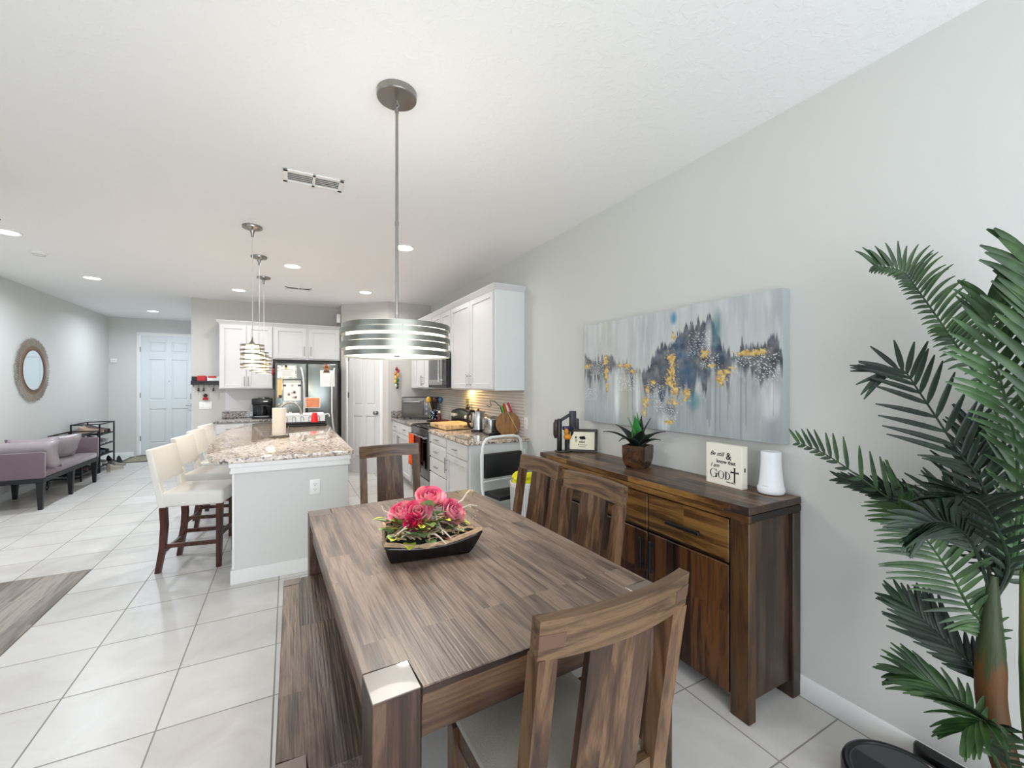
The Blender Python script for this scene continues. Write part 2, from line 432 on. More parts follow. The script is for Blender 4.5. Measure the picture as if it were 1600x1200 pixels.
# ------------------------------------------------------------------ ceiling fixtures
M_lampglow = glow('recessed_lens_glow', '#ffffff', 12)
rl = None
rlabels = ['recessed ceiling light nearest the left edge over the living room', 'second recessed ceiling light from the left, above the purple settee', 'recessed ceiling light deep in the entry hall by the front door',
 'recessed ceiling light left of the pendant cords near the upper cabinets', 'recessed ceiling light between the small pendants and the dining pendant rod', 'recessed ceiling light just before the diagonal pantry wall', 'recessed ceiling light touching the dining pendant rod, nearest the right cabinets', 'unseen added recessed ceiling light over the wood floor outside the left edge']
for i, (x, y) in enumerate(RECESSED):
    if i > 6: 
        if i == 7: pass
    if rl is None:
        rl = thing('recessed_light', rlabels[0], 'ceiling light', (x, y, HC), 0, 'recessed ceiling lights')
        MB().lathe([(.098, .0), (.098, -.006), (.088, -.010), (.074, -.004), (.074, .0)], 36).build('trim_ring', M_plwhite, rl)
        MB().lathe([(0, -.007), (.074, -.005), (.074, -.001)], 36).build('lens', M_lampglow, rl)
    else: copy_tree(rl, (x, y, HC), label=rlabels[i])
def vent(x0, x1, y0, y1, label):
    v = thing('ceiling_vent', label, 'vent', ((x0 + x1) / 2, (y0 + y1) / 2, HC), 0, 'ceiling vents')
    a, b = (x1 - x0) / 2, (y1 - y0) / 2; e = .026
    m = MB(); m.box(-a, a, -b, -b + e, -.008, 0, .002); m.box(-a, a, b - e, b, -.008, 0, .002); m.box(-a, -a + e, -b, b, -.008, 0, .002); m.box(a - e, a, -b, b, -.008, 0, .002); m.box(-.008, .008, -b, b, -.008, 0)
    m.build('frame', M_plwhite, v)
    m = MB()
    for sx in (-1, 1):
        for k in range(5):
            yy = -b + e + (k + .5) * (2 * b - 2 * e) / 5
            x0_, x1_ = (.010, a - e) if sx > 0 else (-a + e, -.010)
            m.hexa([(x0_, yy - .0115, -.0065), (x1_, yy - .0115, -.0065), (x1_, yy - .010, -.0065), (x0_, yy - .010, -.0065)], [(x0_, yy + .009, -.002), (x1_, yy + .009, -.002), (x1_, yy + .0105, -.002), (x0_, yy + .0105, -.002)])
    m.build('louvre', M_plwhite, v)
    MB().box(-a + .01, a - .01, -b + .01, b - .01, -.0012, -.0004).build('duct_shade', plain('vent_shadow_grey', '#7d8389', .8), v)  # flat grey sheet stands in for the shade behind the louvres
vent(-.025, .325, 2.915, 3.095, 'white rectangular louvred ceiling vent nearest the dining pendant')
vent(-.03, .30, 6.42, 6.57, 'white louvred ceiling vent in front of the kitchen cabinets')
sd = thing('smoke_detector', 'flat white round smoke detector on the ceiling above the settee', 'smoke detector', (-2.194, 5.94, HC))
MB().lathe([(0, -.03), (.04, -.03), (.058, -.02), (.065, -.006), (.065, 0)], 28).build('housing', M_plwhite, sd)
MB().lathe([(.045, -.0302), (.047, -.032), (.049, -.0265)], 28).build('ring', plain('pale_grey_plastic', '#c9c9c6', .5), sd)

# dining pendant
PX, PY = .437, 1.925
pen = thing('dining_pendant', 'large brushed nickel drum pendant of offset rings hanging over the dining table', 'pendant light', (PX, PY, HC))
MB().lathe([(0, -.034), (.02, -.034), (.085, -.030), (.088, -.026), (.088, 0)], 40).build('canopy', M_nickel, pen)
m = MB(); m.tube([(0, 0, -.034), (.004, 0, -.045), (.009, 0, -.055), (.004, 0, -.066), (0, 0, -.068), (-.009, 0, -.055), (0, 0, -.045)], .0025, 6); m.tube([(0, .0, -.06), (0, .008, -.07), (0, 0, -.082), (0, -.008, -.07)], .0025, 6, closed=True); m.build('loop', M_nickel, pen)
m = MB(); m.cyl((0, 0, 0), .009, -.092, -.075, 12); m.cyl((0, 0, 0), .0068, -1.045, -.085, 14); m.cyl((0, 0, 0), .0085, -.60, -.585, 14); m.build('rod', M_nickel, pen)
zs = HC
tops = [(1.711, 1.689, .006, .233), (1.6875, 1.6645, -.005, .236), (1.653, 1.6315, .006, .233), (1.629, 1.6025, -.005, .236), (1.592, 1.5705, .006, .233)]
cr, sr = math.cos(R(28.13)), math.sin(R(28.13))
for a, b, off, r in tops:
    MB().lathe([(r, b), (r, a), (r - .003, a), (r - .003, b)], 72, (off * cr, -off * sr, -zs), closed=True).build('ring_band', plain('aged_nickel_band', '#8f8f86', .32, 1.0, var=.12, scale=6), pen)
M_diff = glow('frosted_diffuser', '#fff8e8', 2.6)
m = MB(); m.lathe([(.216, 1.585), (.216, 1.714), (.2, 1.714)], 64, (0, 0, -zs)); m.lathe([(0, 1.578), (.226, 1.578), (.226, 1.583), (0, 1.583)], 64, (0, 0, -zs)); m.build('diffuser', M_diff, pen)
MB().lathe([(0, 1.572), (.012, 1.573), (.014, 1.578)], 16, (0, 0, -zs)).build('finial', M_nickel, pen)
m = MB()
for k in range(3):
    a = k * 2 * math.pi / 3 + .4
    m.tube([(0, 0, 1.745 - zs), (.225 * math.cos(a), .225 * math.sin(a), 1.70 - zs)], .004, 6)
    m.tube([(.226 * math.cos(a), .226 * math.sin(a), 1.70 - zs), (.226 * math.cos(a), .226 * math.sin(a), 1.59 - zs)], .004, 6)
m.build('spider', M_nickel, pen)
area('dining_pendant_lamp', (PX, PY, 1.57), .42, 9, (1.0, .95, .88))
area('dining_pendant_uplamp', (PX, PY, 1.765), .30, 1.2, (1.0, .95, .88), (R(180), 0, 0))

# three small pendants over the island
M_wire = plain('pendant_wire_nickel', '#9a958b', .35, 1.0)
M_warm = glow('warm_glass', '#ffdfa8', 6)
def small_pendant(y, label, k):
    p = thing('island_pendant', label, 'pendant light', (-.26, y, HC), k * .5, 'small pendants over the island')
    MB().lathe([(.010, -.085), (.012, -.06), (.02, -.035), (.045, -.022), (.072, -.018), (.075, -.01), (.075, 0)], 32).build('canopy', M_nickel, p)
    MB().tube([(0, 0, -.08), (.002, 0, -.5), (0, 0, -.94)], .003, 6).build('cord', plain('clear_cord', '#d8d4cc', .3), p)
    MB().lathe([(.004, -.925), (.010, -.94), (.016, -.965), (.03, -.985), (.032, -.99), (0, -.99)], 20).build('socket', M_nickel, p)
    for j, (z, tx, ty, hh, r) in enumerate([(-.995, 0, 0, .010, .088), (-1.03, .05, -.06, .014, .090), (-1.075, -.07, .05, .016, .086), (-1.115, .06, .06, .012, .090), (-1.155, -.05, -.05, .014, .088), (-1.185, .0, .0, .008, .088)]):
        m = MB(); m.M = Matrix.Translation((0, 0, z)) @ Matrix.Rotation(tx, 4, 'X') @ Matrix.Rotation(ty, 4, 'Y')
        m.lathe([(r, -hh / 2), (r, hh / 2), (r - .002, hh / 2), (r - .002, -hh / 2)], 36, closed=True); m.build('ring_band', M_wire, p)
    m = MB()
    for q in range(4):
        a = q * math.pi / 2 + .3
        m.tube([(.02 * math.cos(a), .02 * math.sin(a), -.985), (.086 * math.cos(a), .086 * math.sin(a), -.995), (.086 * math.cos(a), .086 * math.sin(a), -1.188)], .002, 5)
    m.build('cage', M_wire, p)
    MB().lathe([(.0, -.99), (.045, -.995), (.052, -1.03), (.052, -1.15), (.045, -1.165), (0, -1.165)], 24).build('glass_tube', M_warm, p)
    l = bpy.data.lights.new('island_pendant_lamp', 'POINT'); l.energy = 5; l.color = (1, .82, .58); l.shadow_soft_size = .05
    o = bpy.data.objects.new('island_pendant_lamp', l); o.location = (-.26, y, HC - 1.21); COL.objects.link(o)
small_pendant(4.13, 'small slotted nickel pendant, nearest of the three over the island', 0)
small_pendant(5.07, 'small slotted nickel pendant, middle one of three over the island', 1)
small_pendant(6.03, 'small slotted nickel pendant, farthest of the three over the island', 2)

# ceiling fan blade reaching in from the living room
fan = thing('ceiling_fan', 'brown ceiling fan blade tip at the far left edge under the ceiling', 'ceiling fan', (-2.25, 3.62, HC))
MB().lathe([(0, -.05), (.05, -.05), (.075, -.02), (.075, 0)], 24).build('canopy', M_nickel, fan)
MB().cyl((0, 0, 0), .012, -.16, -.04, 12).build('rod', M_nickel, fan)
MB().lathe([(0, -.30), (.07, -.30), (.11, -.25), (.11, -.19), (.05, -.15), (0, -.15)], 28).build('motor', M_nickel, fan)
for k in range(5):
    a = R(34 + 72 * k); m = MB(); m.M = Matrix.Rotation(a, 4, 'Z') @ Matrix.Translation((0, 0, -.245)) @ Matrix.Rotation(R(10), 4, 'X')
    m.prism([(.10, -.04), (.25, -.06), (.66, -.068), (.70, -.05), (.70, .05), (.66, .068), (.25, .06), (.10, .04)], -.004, .004, bev=.001)
    m.build('blade', plain('fan_blade_brown', '#5a4030', .5), fan)
# ------------------------------------------------------------------ kitchen cabinets
def shaker(m, a, b, z0, z1, yf, rail=.055, th=.02):
    """shaker front in local x a..b, face at y=yf (room side is -y)"""
    m.box(a, b, yf + .012, yf + th, z0, z1, .001)
    m.box(a, a + rail, yf, yf + .014, z0, z1, .0015); m.box(b - rail, b, yf, yf + .014, z0, z1, .0015)
    m.box(a + rail, b - rail, yf, yf + .014, z0, z0 + rail, .0015); m.box(a + rail, b - rail, yf, yf + .014, z1 - rail, z1, .0015)
def bar_handle(m, c, ln, axis):
    x, y, z = c; d = .028
    if axis == 'z':
        m.cyl((x, y - d, z), .0052, -ln / 2, ln / 2, 10)
        for s in (-1, 1): m.cyl((x, y, z + s * ln * .32), .004, -d, 0, 8, axis='y')
    else:
        m.cyl((x, y - d, z), .0052, -ln / 2, ln / 2, 10, axis='x')
        for s in (-1, 1): m.cyl((x + s * ln * .32, y, z), .004, -d, 0, 8, axis='y')
def cabinet(name, label, cat, loc, rotz, w, dep, z0, z1, doors=(), drawers=(), toe=False, group=None, crown=False):
    """local x 0..w along the run, front at y=0, body behind (y 0..dep)"""
    c = thing(name, label, cat, loc, rotz, group)
    m = MB(); m.box(0, w, .0, dep, z0 + (.10 if toe else 0), z1, .0015)
    if toe: m.box(0.001, w - .001, .07, dep, 0, z0 + .101)
    m.build('body', M_cab, c)
    for (a, b, c0, c1, hx, hz) in doors:
        m = MB(); shaker(m, a, b, c0, c1, -.02)
        d = m.build('door', M_cab, c)
        if hx is not None:
            m = MB(); bar_handle(m, (hx, -.02, hz), .16 if toe or z1 < 1.0 else .15, 'z'); m.build('handle', M_nickel, d)
    for (a, b, c0, c1) in drawers:
        m = MB(); m.box(a, b, -.02, 0, c0, c1, .003); m.box(a + .02, b - .02, -.0215, -.018, c0 + .02, c1 - .02, .002)
        d = m.build('drawer_front', M_cab, c)
        m = MB(); bar_handle(m, ((a + b) / 2, -.02, (c0 + c1) / 2), .11, 'x'); m.build('handle', M_nickel, d)
    return c
def crown(c, pts, z):
    """crown moulding following a polyline in local space with outward normals on the left of travel"""
    pr = [(0, 0), (.006, .0), (.010, .012), (.022, .022), (.034, .042), (.038, .046), (.038, .054), (0, .054)]
    m = MB(); P = [Vector((*p, 0)) for p in pts]; n = len(P); vs = []
    for i, p in enumerate(P):
        t0 = (P[i] - P[i - 1]).normalized() if i else (P[1] - P[0]).normalized()
        t1 = (P[i + 1] - P[i]).normalized() if i < n - 1 else t0
        n0 = Vector((-t0.y, t0.x, 0)); n1 = Vector((-t1.y, t1.x, 0)); nn = (n0 + n1); nn /= nn.length; nn /= max(.3, nn.dot(n0))
        vs += [p + nn * a + Vector((0, 0, z + b)) for a, b in pr]
    k = len(pr); fs = [tuple(range(k)), tuple(range((n - 1) * k, n * k))]
    for i in range(n - 1): fs += [(i * k + j, i * k + (j + 1) % k, (i + 1) * k + (j + 1) % k, (i + 1) * k + j) for j in range(k)]
    m._add(vs, fs); m.build('crown_moulding', M_cab, c)

FU = 7.62   # front of back-wall uppers
c = cabinet('upper_cabinet', 'white two door wall cabinet above the coffee maker, left end of back wall', 'cabinet', (-.905, FU, 0), 0, .70, YK - FU - .001, 1.375, 2.37,
    doors=[(.012, .345, 1.39, 2.345, .325, 1.49), (.355, .69, 1.39, 2.345, .375, 1.49)])
crown(c, [(.70, 0), (0, 0), (0, YK - FU)], 2.358)
c = cabinet('upper_cabinet', 'white two door cabinet over the refrigerator', 'cabinet', (-.203, FU, 0), 0, .985, YK - FU - .001, 1.84, 2.37,
    doors=[(.02, .47, 1.86, 2.345, .445, 1.98), (.51, .965, 1.86, 2.345, .54, 1.98)])
crown(c, [(.985, 0), (0, 0)], 2.358)
# counter on back wall
c = cabinet('base_cabinet', 'white base cabinet under the coffee maker counter on back wall', 'cabinet', (-.925, 7.36, 0), 0, .74, YK - 7.36 - .001, 0, .88,
    doors=[(.02, .36, .12, .70, .34, .6), (.38, .72, .12, .70, .40, .6)], drawers=[(.02, .36, .72, .865), (.38, .72, .72, .865)], toe=True)
k = thing('kitchen_countertop', 'grey granite countertop with backsplash on the back wall by the refrigerator', 'countertop', (-.945, 7.33, .88))
m = MB(); m.box(0, .765, 0, YK - 7.33 - .001, .0, .035, .004, 2); m.build('slab', M_graniteg, k)
MB().box(.04, .765, YK - 7.33 - .022, YK - 7.33 - .001, .0352, .135, .002).build('backsplash', M_graniteg, k)
c = thing('wall_panel', 'pale panel on the wall between the grey granite backsplash and white wall cabinet', 'backsplash', (-.86, YK - .006, 1.017))
MB().box(0, .66, 0, .0055, 0, .355, .001).build('board', plain('pale_backsplash', '#d9d6d5', .4, var=.02), c)

# right-hand run (fronts face -x): rotate so local x runs along -y
def rrun(y1): return (1.50, y1, 0), R(-90)
loc, rz = rrun(6.855)
c = cabinet('base_cabinet', 'white base cabinet beyond the stove in the kitchen corner', 'cabinet', (1.50, 6.855, 0), R(-90), 1.185, .619, 0, .88,
    doors=[(.03, .52, .12, .70, .49, .60), (.54, 1.16, .12, .70, .57, .60)], drawers=[(.03, .52, .72, .865), (.54, 1.16, .72, .865)], toe=True)
c = cabinet('base_cabinet', 'white base cabinet with four stacked drawers right of the stove', 'cabinet', (1.50, 4.84, 0), R(-90), .595, .619, 0, .88,
    drawers=[(.012, .583, .775, .87), (.012, .583, .61, .76), (.012, .583, .44, .595), (.012, .583, .12, .425)], toe=True)
c = cabinet('base_cabinet', 'white base cabinet with one drawer and one door at the near end of counter', 'cabinet', (1.50, 4.243, 0), R(-90), .60, .619, 0, .88,
    doors=[(.012, .565, .12, .71, .035, .60)], drawers=[(.012, .565, .725, .87)], toe=True)
MB().box(.600, .615, -.0005, .619, 0, .88, .001).build('end_panel', M_cabend, c)
k = thing('kitchen_countertop', 'speckled granite countertop at the near end of the right kitchen run', 'countertop', (1.465, 3.60, .88))
m = MB(); m.prism([(.03, 0), (.654, 0), (.654, 1.24), (0, 1.24), (0, .03), (.01, .01)], 0, .035, bev=.004); m.build('slab', M_granite, k)
k = thing('kitchen_countertop', 'grey granite countertop under the toaster oven in kitchen corner', 'countertop', (1.465, 5.665, .88))
MB().box(0, .654, 0, 1.194, 0, .035, .004, 2).build('slab', M_graniteg, k)
MB().box(0, .654, 1.172, 1.194, .0352, .14, .002).build('backsplash', M_graniteg, k)
# ribbed backsplash on the right wall
t = NT('ribbed_backsplash'); sx = t.n('ShaderNodeSeparateXYZ', {0: t.obj()}).outputs
wv = t.math('SINE', t.math('MULTIPLY', sx[2], 2 * math.pi / .033)); t.setp(color=t.mix(t.math('MULTIPLY', t.math('ADD', wv, 1), .5), '#c6bdb4', '#dfd8d0'), rough=.4); t.bump(wv, .5, .004)
bs = thing('tile_backsplash', 'pale horizontally ribbed backsplash on the wall behind stove and kettle', 'backsplash', (2.112, 3.70, .916))
MB().box(0, .0075, 0, 3.14, 0, .462).build('tile_sheet', t.m, bs)

ux, ud = 1.79, 2.12 - 1.79 - .001
c = cabinet('upper_cabinet', 'white tall two door wall cabinet at the near end of the right wall', 'cabinet', (ux, 4.905, 0), R(-90), 1.205, ud, 1.385, 2.39,
    doors=[(.012, .60, 1.40, 2.365, .565, 1.49), (.61, 1.185, 1.40, 2.365, .645, 1.49)])
MB().box(1.205, 1.212, 0.001, ud, 1.385, 2.39, .001).build('end_panel', M_cabend, c)
crown(c, [(0, 0), (1.212, 0), (1.212, ud)][::-1], 2.378)
c = cabinet('upper_cabinet', 'white small cabinet above the microwave', 'cabinet', (ux, 5.685, 0), R(-90), .778, ud, 1.845, 2.39,
    doors=[(.012, .385, 1.86, 2.365, .36, 1.95), (.395, .765, 1.86, 2.365, .42, 1.95)])
crown(c, [(0, 0), (.778, 0)][::-1], 2.378)
c = cabinet('upper_cabinet', 'white wall cabinet in the far corner above the toaster oven', 'cabinet', (ux, 6.855, 0), R(-90), 1.168, ud, 1.385, 2.39,
    doors=[(.30, .73, 1.40, 2.365, .70, 1.50), (.74, 1.155, 1.40, 2.365, .775, 1.50)])
crown(c, [(0, 0), (1.168, 0)][::-1], 2.378)

# microwave
mw = thing('microwave', 'stainless microwave with black glass door above the stove', 'microwave', (1.72, 5.675, 1.405), R(-90))
MB().box(0, .755, .02, .39, 0, .432, .004).build('body', M_black, mw)
m = MB(); m.box(.0, .57, -.002, .02, .03, .43, .006); m.build('door', M_steel, mw)
MB().box(.05, .50, -.004, 0, .10, .39, .004).build('glass', plain('smoky_glass', '#3f4146', .08, .3), mw)
m = MB(); m.cyl((.545, -.035, 0), .008, .07, .40, 12); m.box(.54, .55, -.033, 0, .09, .105); m.box(.54, .55, -.033, 0, .365, .38); m.build('handle', M_steel, mw)
MB().box(.575, .752, -.002, .02, .03, .43, .004).build('control_panel', M_blackg, mw)
MB().box(0.005, .75, 0, .3, -.002, .03, .003).build('vent_grille', M_black, mw)
area('microwave_task_lamp', (2.02, 5.05, 1.395), .10, 3.2, (1.0, .66, .22))

# range
st = thing('stove', 'stainless and black electric range with curved control backguard', 'stove', (1.50, 5.655, 0), R(-90))
MB().box(.004, .80, .012, .60, .0, .90, .004).build('body', M_black, st)
m = MB(); m.box(0, .804, -.01, .53, .902, .918, .004, 2); m.build('cooktop', M_blackg, st)
m = MB()
for x_, y_, r_ in ((.2, .15, .09), (.6, .15, .105), (.2, .40, .105), (.6, .40, .08)): m.lathe([(r_, .9185), (r_, .9192), (r_ - .004, .9192), (r_ - .004, .9185)], 32, (x_, y_, 0), closed=True)
m.build('burner_ring', plain('burner_print', '#4a4a4c', .3), st)
d = MB().box(.01, .794, -.022, .012, .30, .895, .006, 2).build('oven_door', M_steeld, st)
MB().box(.09, .71, -.025, -.018, .40, .74, .004).build('window', M_blackg, d)
m = MB(); m.cyl((0, -.065, .80), .011, .04, .76, 14, axis='x'); [m.bar((x_, -.06, .80), (x_, -.02, .80), .018, .02) for x_ in (.07, .73)]; m.build('handle', M_steel, d)
MB().box(.01, .794, -.018, .012, .08, .285, .005).build('warming_drawer', M_steel, st)
m = MB(); pts = [(.02, .918), (.784, .918), (.784, 1.07)] + [(.784 - .764 * k / 12, 1.07 + .055 * math.sin(math.pi * k / 12)) for k in range(1, 12)] + [(.02, 1.07)]
m.prism(pts, .54, .60, 'y', bev=.004); m.build('backguard', M_black, st)
pts = [(.05, .985), (.754, .985), (.754, 1.06)] + [(.754 - .704 * k / 12, 1.06 + .045 * math.sin(math.pi * k / 12)) for k in range(1, 12)] + [(.05, 1.06)]
MB().prism(pts, .532, .541, 'y', bev=.002).build('control_panel', M_steel, st)
MB().box(.34, .46, .528, .533, 1.02, 1.075, .002).build('display', plain('green_grey_display', '#5d6a55', .2), st)
for x_ in (.11, .19, .62, .69): MB().cyl((x_, 0, 1.025), .021, .505, .533, 18, axis='y').build('knob', M_plwhite, st)

# fridge
M_fsteel = plain('satin_steel', '#858b88', 0.24, 1.0, var=0.04, scale=3)
fr = thing('refrigerator', 'stainless french door refrigerator with curved handles and black sides', 'refrigerator', (-.165, 7.20, 0))
MB().box(.0, .865, .06, .735, .02, 1.775, .004).build('body', M_black, fr)
dl = MB().box(.005, .428, 0, .058, .62, 1.765, .012, 3).build('door', M_fsteel, fr)
dr = MB().box(.437, .86, 0, .058, .62, 1.765, .012, 3).build('door', M_fsteel, fr)
fz = MB().box(.005, .86, 0, .058, .05, .60, .012, 3).build('freezer_drawer', M_fsteel, fr)
for par, x_ in ((dl, .375), (dr, .79)):
    m = MB(); s_ = -1 if par is dl else 1
    m.tube([(x_ + s_ * .03, -.005, 1.70), (x_ + s_ * .018, -.03, 1.66), (x_, -.05, 1.56), (x_ - s_ * .012, -.058, 1.40), (x_ - s_ * .014, -.06, 1.2), (x_ - s_ * .012, -.058, 1.0), (x_, -.05, .84), (x_ + s_ * .018, -.03, .72), (x_ + s_ * .03, -.005, .69)], .013, 10)
    m.build('handle', plain('bright_handle', '#e8e8e6', .3, .4), par)
m = MB(); m.tube([(.10, -.005, .50), (.14, -.05, .52), (.43, -.06, .53), (.72, -.05, .52), (.76, -.005, .50)], .013, 10); m.build('handle', MATS['bright_handle'], fz)

# things held on the refrigerator doors
FY = 7.20 - .002
def sheet(name, label, cat, x0, x1, z0, z1, mats, deco, border=None):
    p = thing(name, label, cat, (x0, FY - .0012, z0)); w_, h_ = x1 - x0, z1 - z0
    MB().box(0, w_, -.001, 0, 0, h_).build('page', mats, p)
    deco(p, w_, h_); return p
def deco_cert(p, w_, h_):
    rr = random.Random(3)
    for k in range(26):
        a = rr.random(); e = rr.choice((0, 1, 2, 3)); u, v = [(a * w_, .012), (a * w_, h_ - .012), (.012, a * h_), (w_ - .012, a * h_)][e]
        m = MB(); m.cyl((u, -.0012, v), .008, -.0006, 0, 6, axis='y'); m.build('border_print', plain('soft_colour_print', '#8f8f76', .8, var=.5, scale=60), p)
    m = MB(); m.tube([(w_ * .15, -.0016, h_ * .62), (w_ * .35, -.0016, h_ * .68), (w_ * .65, -.0016, h_ * .68), (w_ * .85, -.0016, h_ * .62)], .003, 5)
    for k, q in enumerate((.5, .4, .3, .2)): m.box(w_ * (.2 + .05 * (k % 2)), w_ * (.8 - .06 * (k % 3)), -.0016, -.001, h_ * q, h_ * q + .005)
    m.build('print', plain('grey_print', '#a08f95', .8), p)
sheet('paper_certificate', 'cream certificate with small drawings on the left refrigerator door, topmost', 'paper', -.135, .125, 1.535, 1.73, M_paper, deco_cert)
def deco_cal(p, w_, h_):
    m = MB(); m.box(-.006, w_ + .006, -.003, -.001, h_ - .012, h_ + .006); m.box(-.006, .004, -.003, -.001, 0, h_); m.box(w_ - .004, w_ + .006, -.003, -.001, -.01, h_); m.box(0, w_, -.0026, -.001, h_ * .88, h_ * .9)
    m.box(.004, .04, -.0026, -.001, h_ * .68, h_ * .77); m.box(w_ - .045, w_ - .004, -.0026, -.001, h_ * .68, h_ * .77)
    m.build('border', M_black, p)
    rr = random.Random(9)
    for k in range(9):
        m = MB(); m.cyl((w_ * (.25 + .5 * rr.random()), -.0014, h_ * (.12 + .65 * rr.random())), .012 + .012 * rr.random(), -.0008, 0, 9, axis='y'); m.build('print', plain('pink_grey_print', '#c9b4b8', .8, var=.3, scale=40), p)
sheet('paper_chart', 'white chart with a black border on the left refrigerator door below the certificate', 'paper', -.06, .185, 1.20, 1.515, M_paper, deco_cal)
def deco_note(p, w_, h_):
    m = MB()
    for k in range(7): m.box(w_ * .12, w_ * (.85 - .1 * (k % 3)), -.0014, -.001, h_ * (.15 + .07 * k), h_ * (.15 + .07 * k) + .004)
    m.build('print', plain('lilac_print', '#c5bcd8', .8), p)
sheet('paper_note', 'white note sheet on the right refrigerator door under the gingerbread magnets', 'paper', .45, .66, 1.41, 1.665, M_paper, deco_note)
def deco_or(p, w_, h_):
    m = MB(); rr = random.Random(5)
    m.box(.01, w_ - .01, -.0016, -.001, .01, h_ - .012); m.build('print', plain('orange_picture', '#e89468', .7, var=.35, scale=14), p)
sheet('paper_picture', 'orange picture card low on the refrigerator behind the dish rack', 'picture', .24, .45, 1.08, 1.245, M_paper, deco_or)
sheet('paper_envelope', 'small beige leaflet at the left edge of the refrigerator door', 'paper', -.135, -.075, 1.25, 1.52, plain('beige_card', '#e2c488', .7), lambda p, a, b: None)
def ginger(x_, z_, s_, label):
    g = thing('gingerbread_magnet', label, 'magnet', (x_, FY - .004, z_), 0, 'brown figure magnets')
    m = MB(); m.cyl((0, 0, .035 * s_), .018 * s_, -.008, 0, 16, axis='y'); m.box(-.045 * s_, .045 * s_, -.008, 0, .003 * s_, .020 * s_, .003, 2); m.prism([(-.02 * s_, -.03 * s_), (.02 * s_, -.03 * s_), (.018 * s_, .02 * s_), (-.018 * s_, .02 * s_)], -.008, 0, 'y')
    m.build('body', plain('gingerbread_brown', '#b0602a', .6), g)
    m = MB(); m.prism([(-.045 * s_, -.062 * s_), (.045 * s_, -.062 * s_), (.03 * s_, -.03 * s_), (-.03 * s_, -.03 * s_)], -.009, 0, 'y', bev=.002); m.build('base', plain('dark_brown_magnet', '#5c3a26', .6), g)
ginger(.54, 1.70, 1.15, 'brown figure magnet on the right refrigerator door holding the white note sheet')
g = thing('bee_magnet', 'small black and yellow magnet on top of the certificate', 'magnet', (-.02, FY - .004, 1.705))
MB().sphere((0, 0, .012), .018, 12, 8, 1, .4).build('cap', M_black, g); MB().sphere((0, 0, -.014), .015, 12, 8, 1, .4).build('face', plain('yellow_paint', '#e2b93a', .5), g)
g = thing('square_magnet', 'small dark square magnet beside the beige leaflet', 'magnet', (-.095, FY - .001, 1.262))
MB().box(-.022, .022, -.006, 0, -.022, .022, .002).build('face', plain('dark_plum', '#3c2430', .5), g)
g = thing('red_ornament', 'small red round ornament hanging from the cabinet corner left of refrigerator', 'ornament', (-.185, 7.585, 1.66))
MB().lathe([(.028, -.004), (.034, 0), (.028, .004), (.016, .004), (.012, 0), (.016, -.004)], 20, (0, 0, 0), closed=True, axis='y').build('ring', plain('dusty_red', '#a8324a', .5), g)
MB().tube([(0, 0, .03), (-.004, 0, .09), (0, 0, .19)], .002, 5).build('string', M_black, g)
MB().sphere((-.02, 0, -.045), .02, 10, 8).build('bead', MATS['dusty_red'], g)

# small wall things
def plate(name, label, cat, loc, rotz, w_=.115, h_=.115, rockers=2, outlet=False):
    p = thing(name, label, cat, loc, rotz)
    MB().box(-w_ / 2, w_ / 2, -.006, 0, -h_ / 2, h_ / 2, .003, 2).build('cover_plate', M_plwhite, p)
    if outlet:
        for z_ in (-.021, .021):
            s_ = MB(); s_.cyl((0, 0, z_), .0165, -.0075, -.005, 20, axis='y'); so = s_.build('socket', M_plwhite, p)
            q = MB(); q.box(-.0075, -.0055, -.0082, -.0074, z_ - .002, z_ + .007); q.box(.0055, .0075, -.0082, -.0074, z_ - .002, z_ + .007); q.cyl((0, 0, z_ - .009), .0028, -.0082, -.0074, 10, axis='y'); q.build('slot', M_ink, so)
    else:
        for k in range(rockers):
            x_ = (k - (rockers - 1) / 2) * .046
            MB().box(x_ - .016, x_ + .016, -.010, -.005, -.033, .033, .002).build('rocker', M_plwhite, p)
    return p
plate('light_switch', 'white double light switch below the key rack on the kitchen wall end', 'light switch', (-1.115, YK, 1.12), 0, .16, .115, 3)
plate('wall_outlet', 'white outlet on the grey end wall of the kitchen island', 'outlet', (.190, 3.632, .645), 0, .075, .118, outlet=True)
plate('wall_outlet', 'white outlet with plugs on the right wall by the near countertop end', 'outlet', (XR, 3.66, 1.055), R(-90), .075, .118, outlet=True)
p = thing('thermostat', 'small square white thermostat on the entry wall corner', 'thermostat', (-3.02, YE - .0, 1.91))
MB().box(-.05, .05, -.022, 0, -.04, .04, .006, 2).build('housing', M_plwhite, p); MB().box(-.03, .03, -.024, -.02, -.012, .02, .001).build('screen', plain('pale_screen', '#dfe5e2', .3), p)
p = thing('motion_sensor', 'white rounded motion sensor high beside the diagonal pantry wall', 'sensor', (AX - .03, YK - .35, 2.55))
MB().box(-.035, .028, -.03, .03, -.075, .075, .015, 3).build('housing', M_plwhite, p)
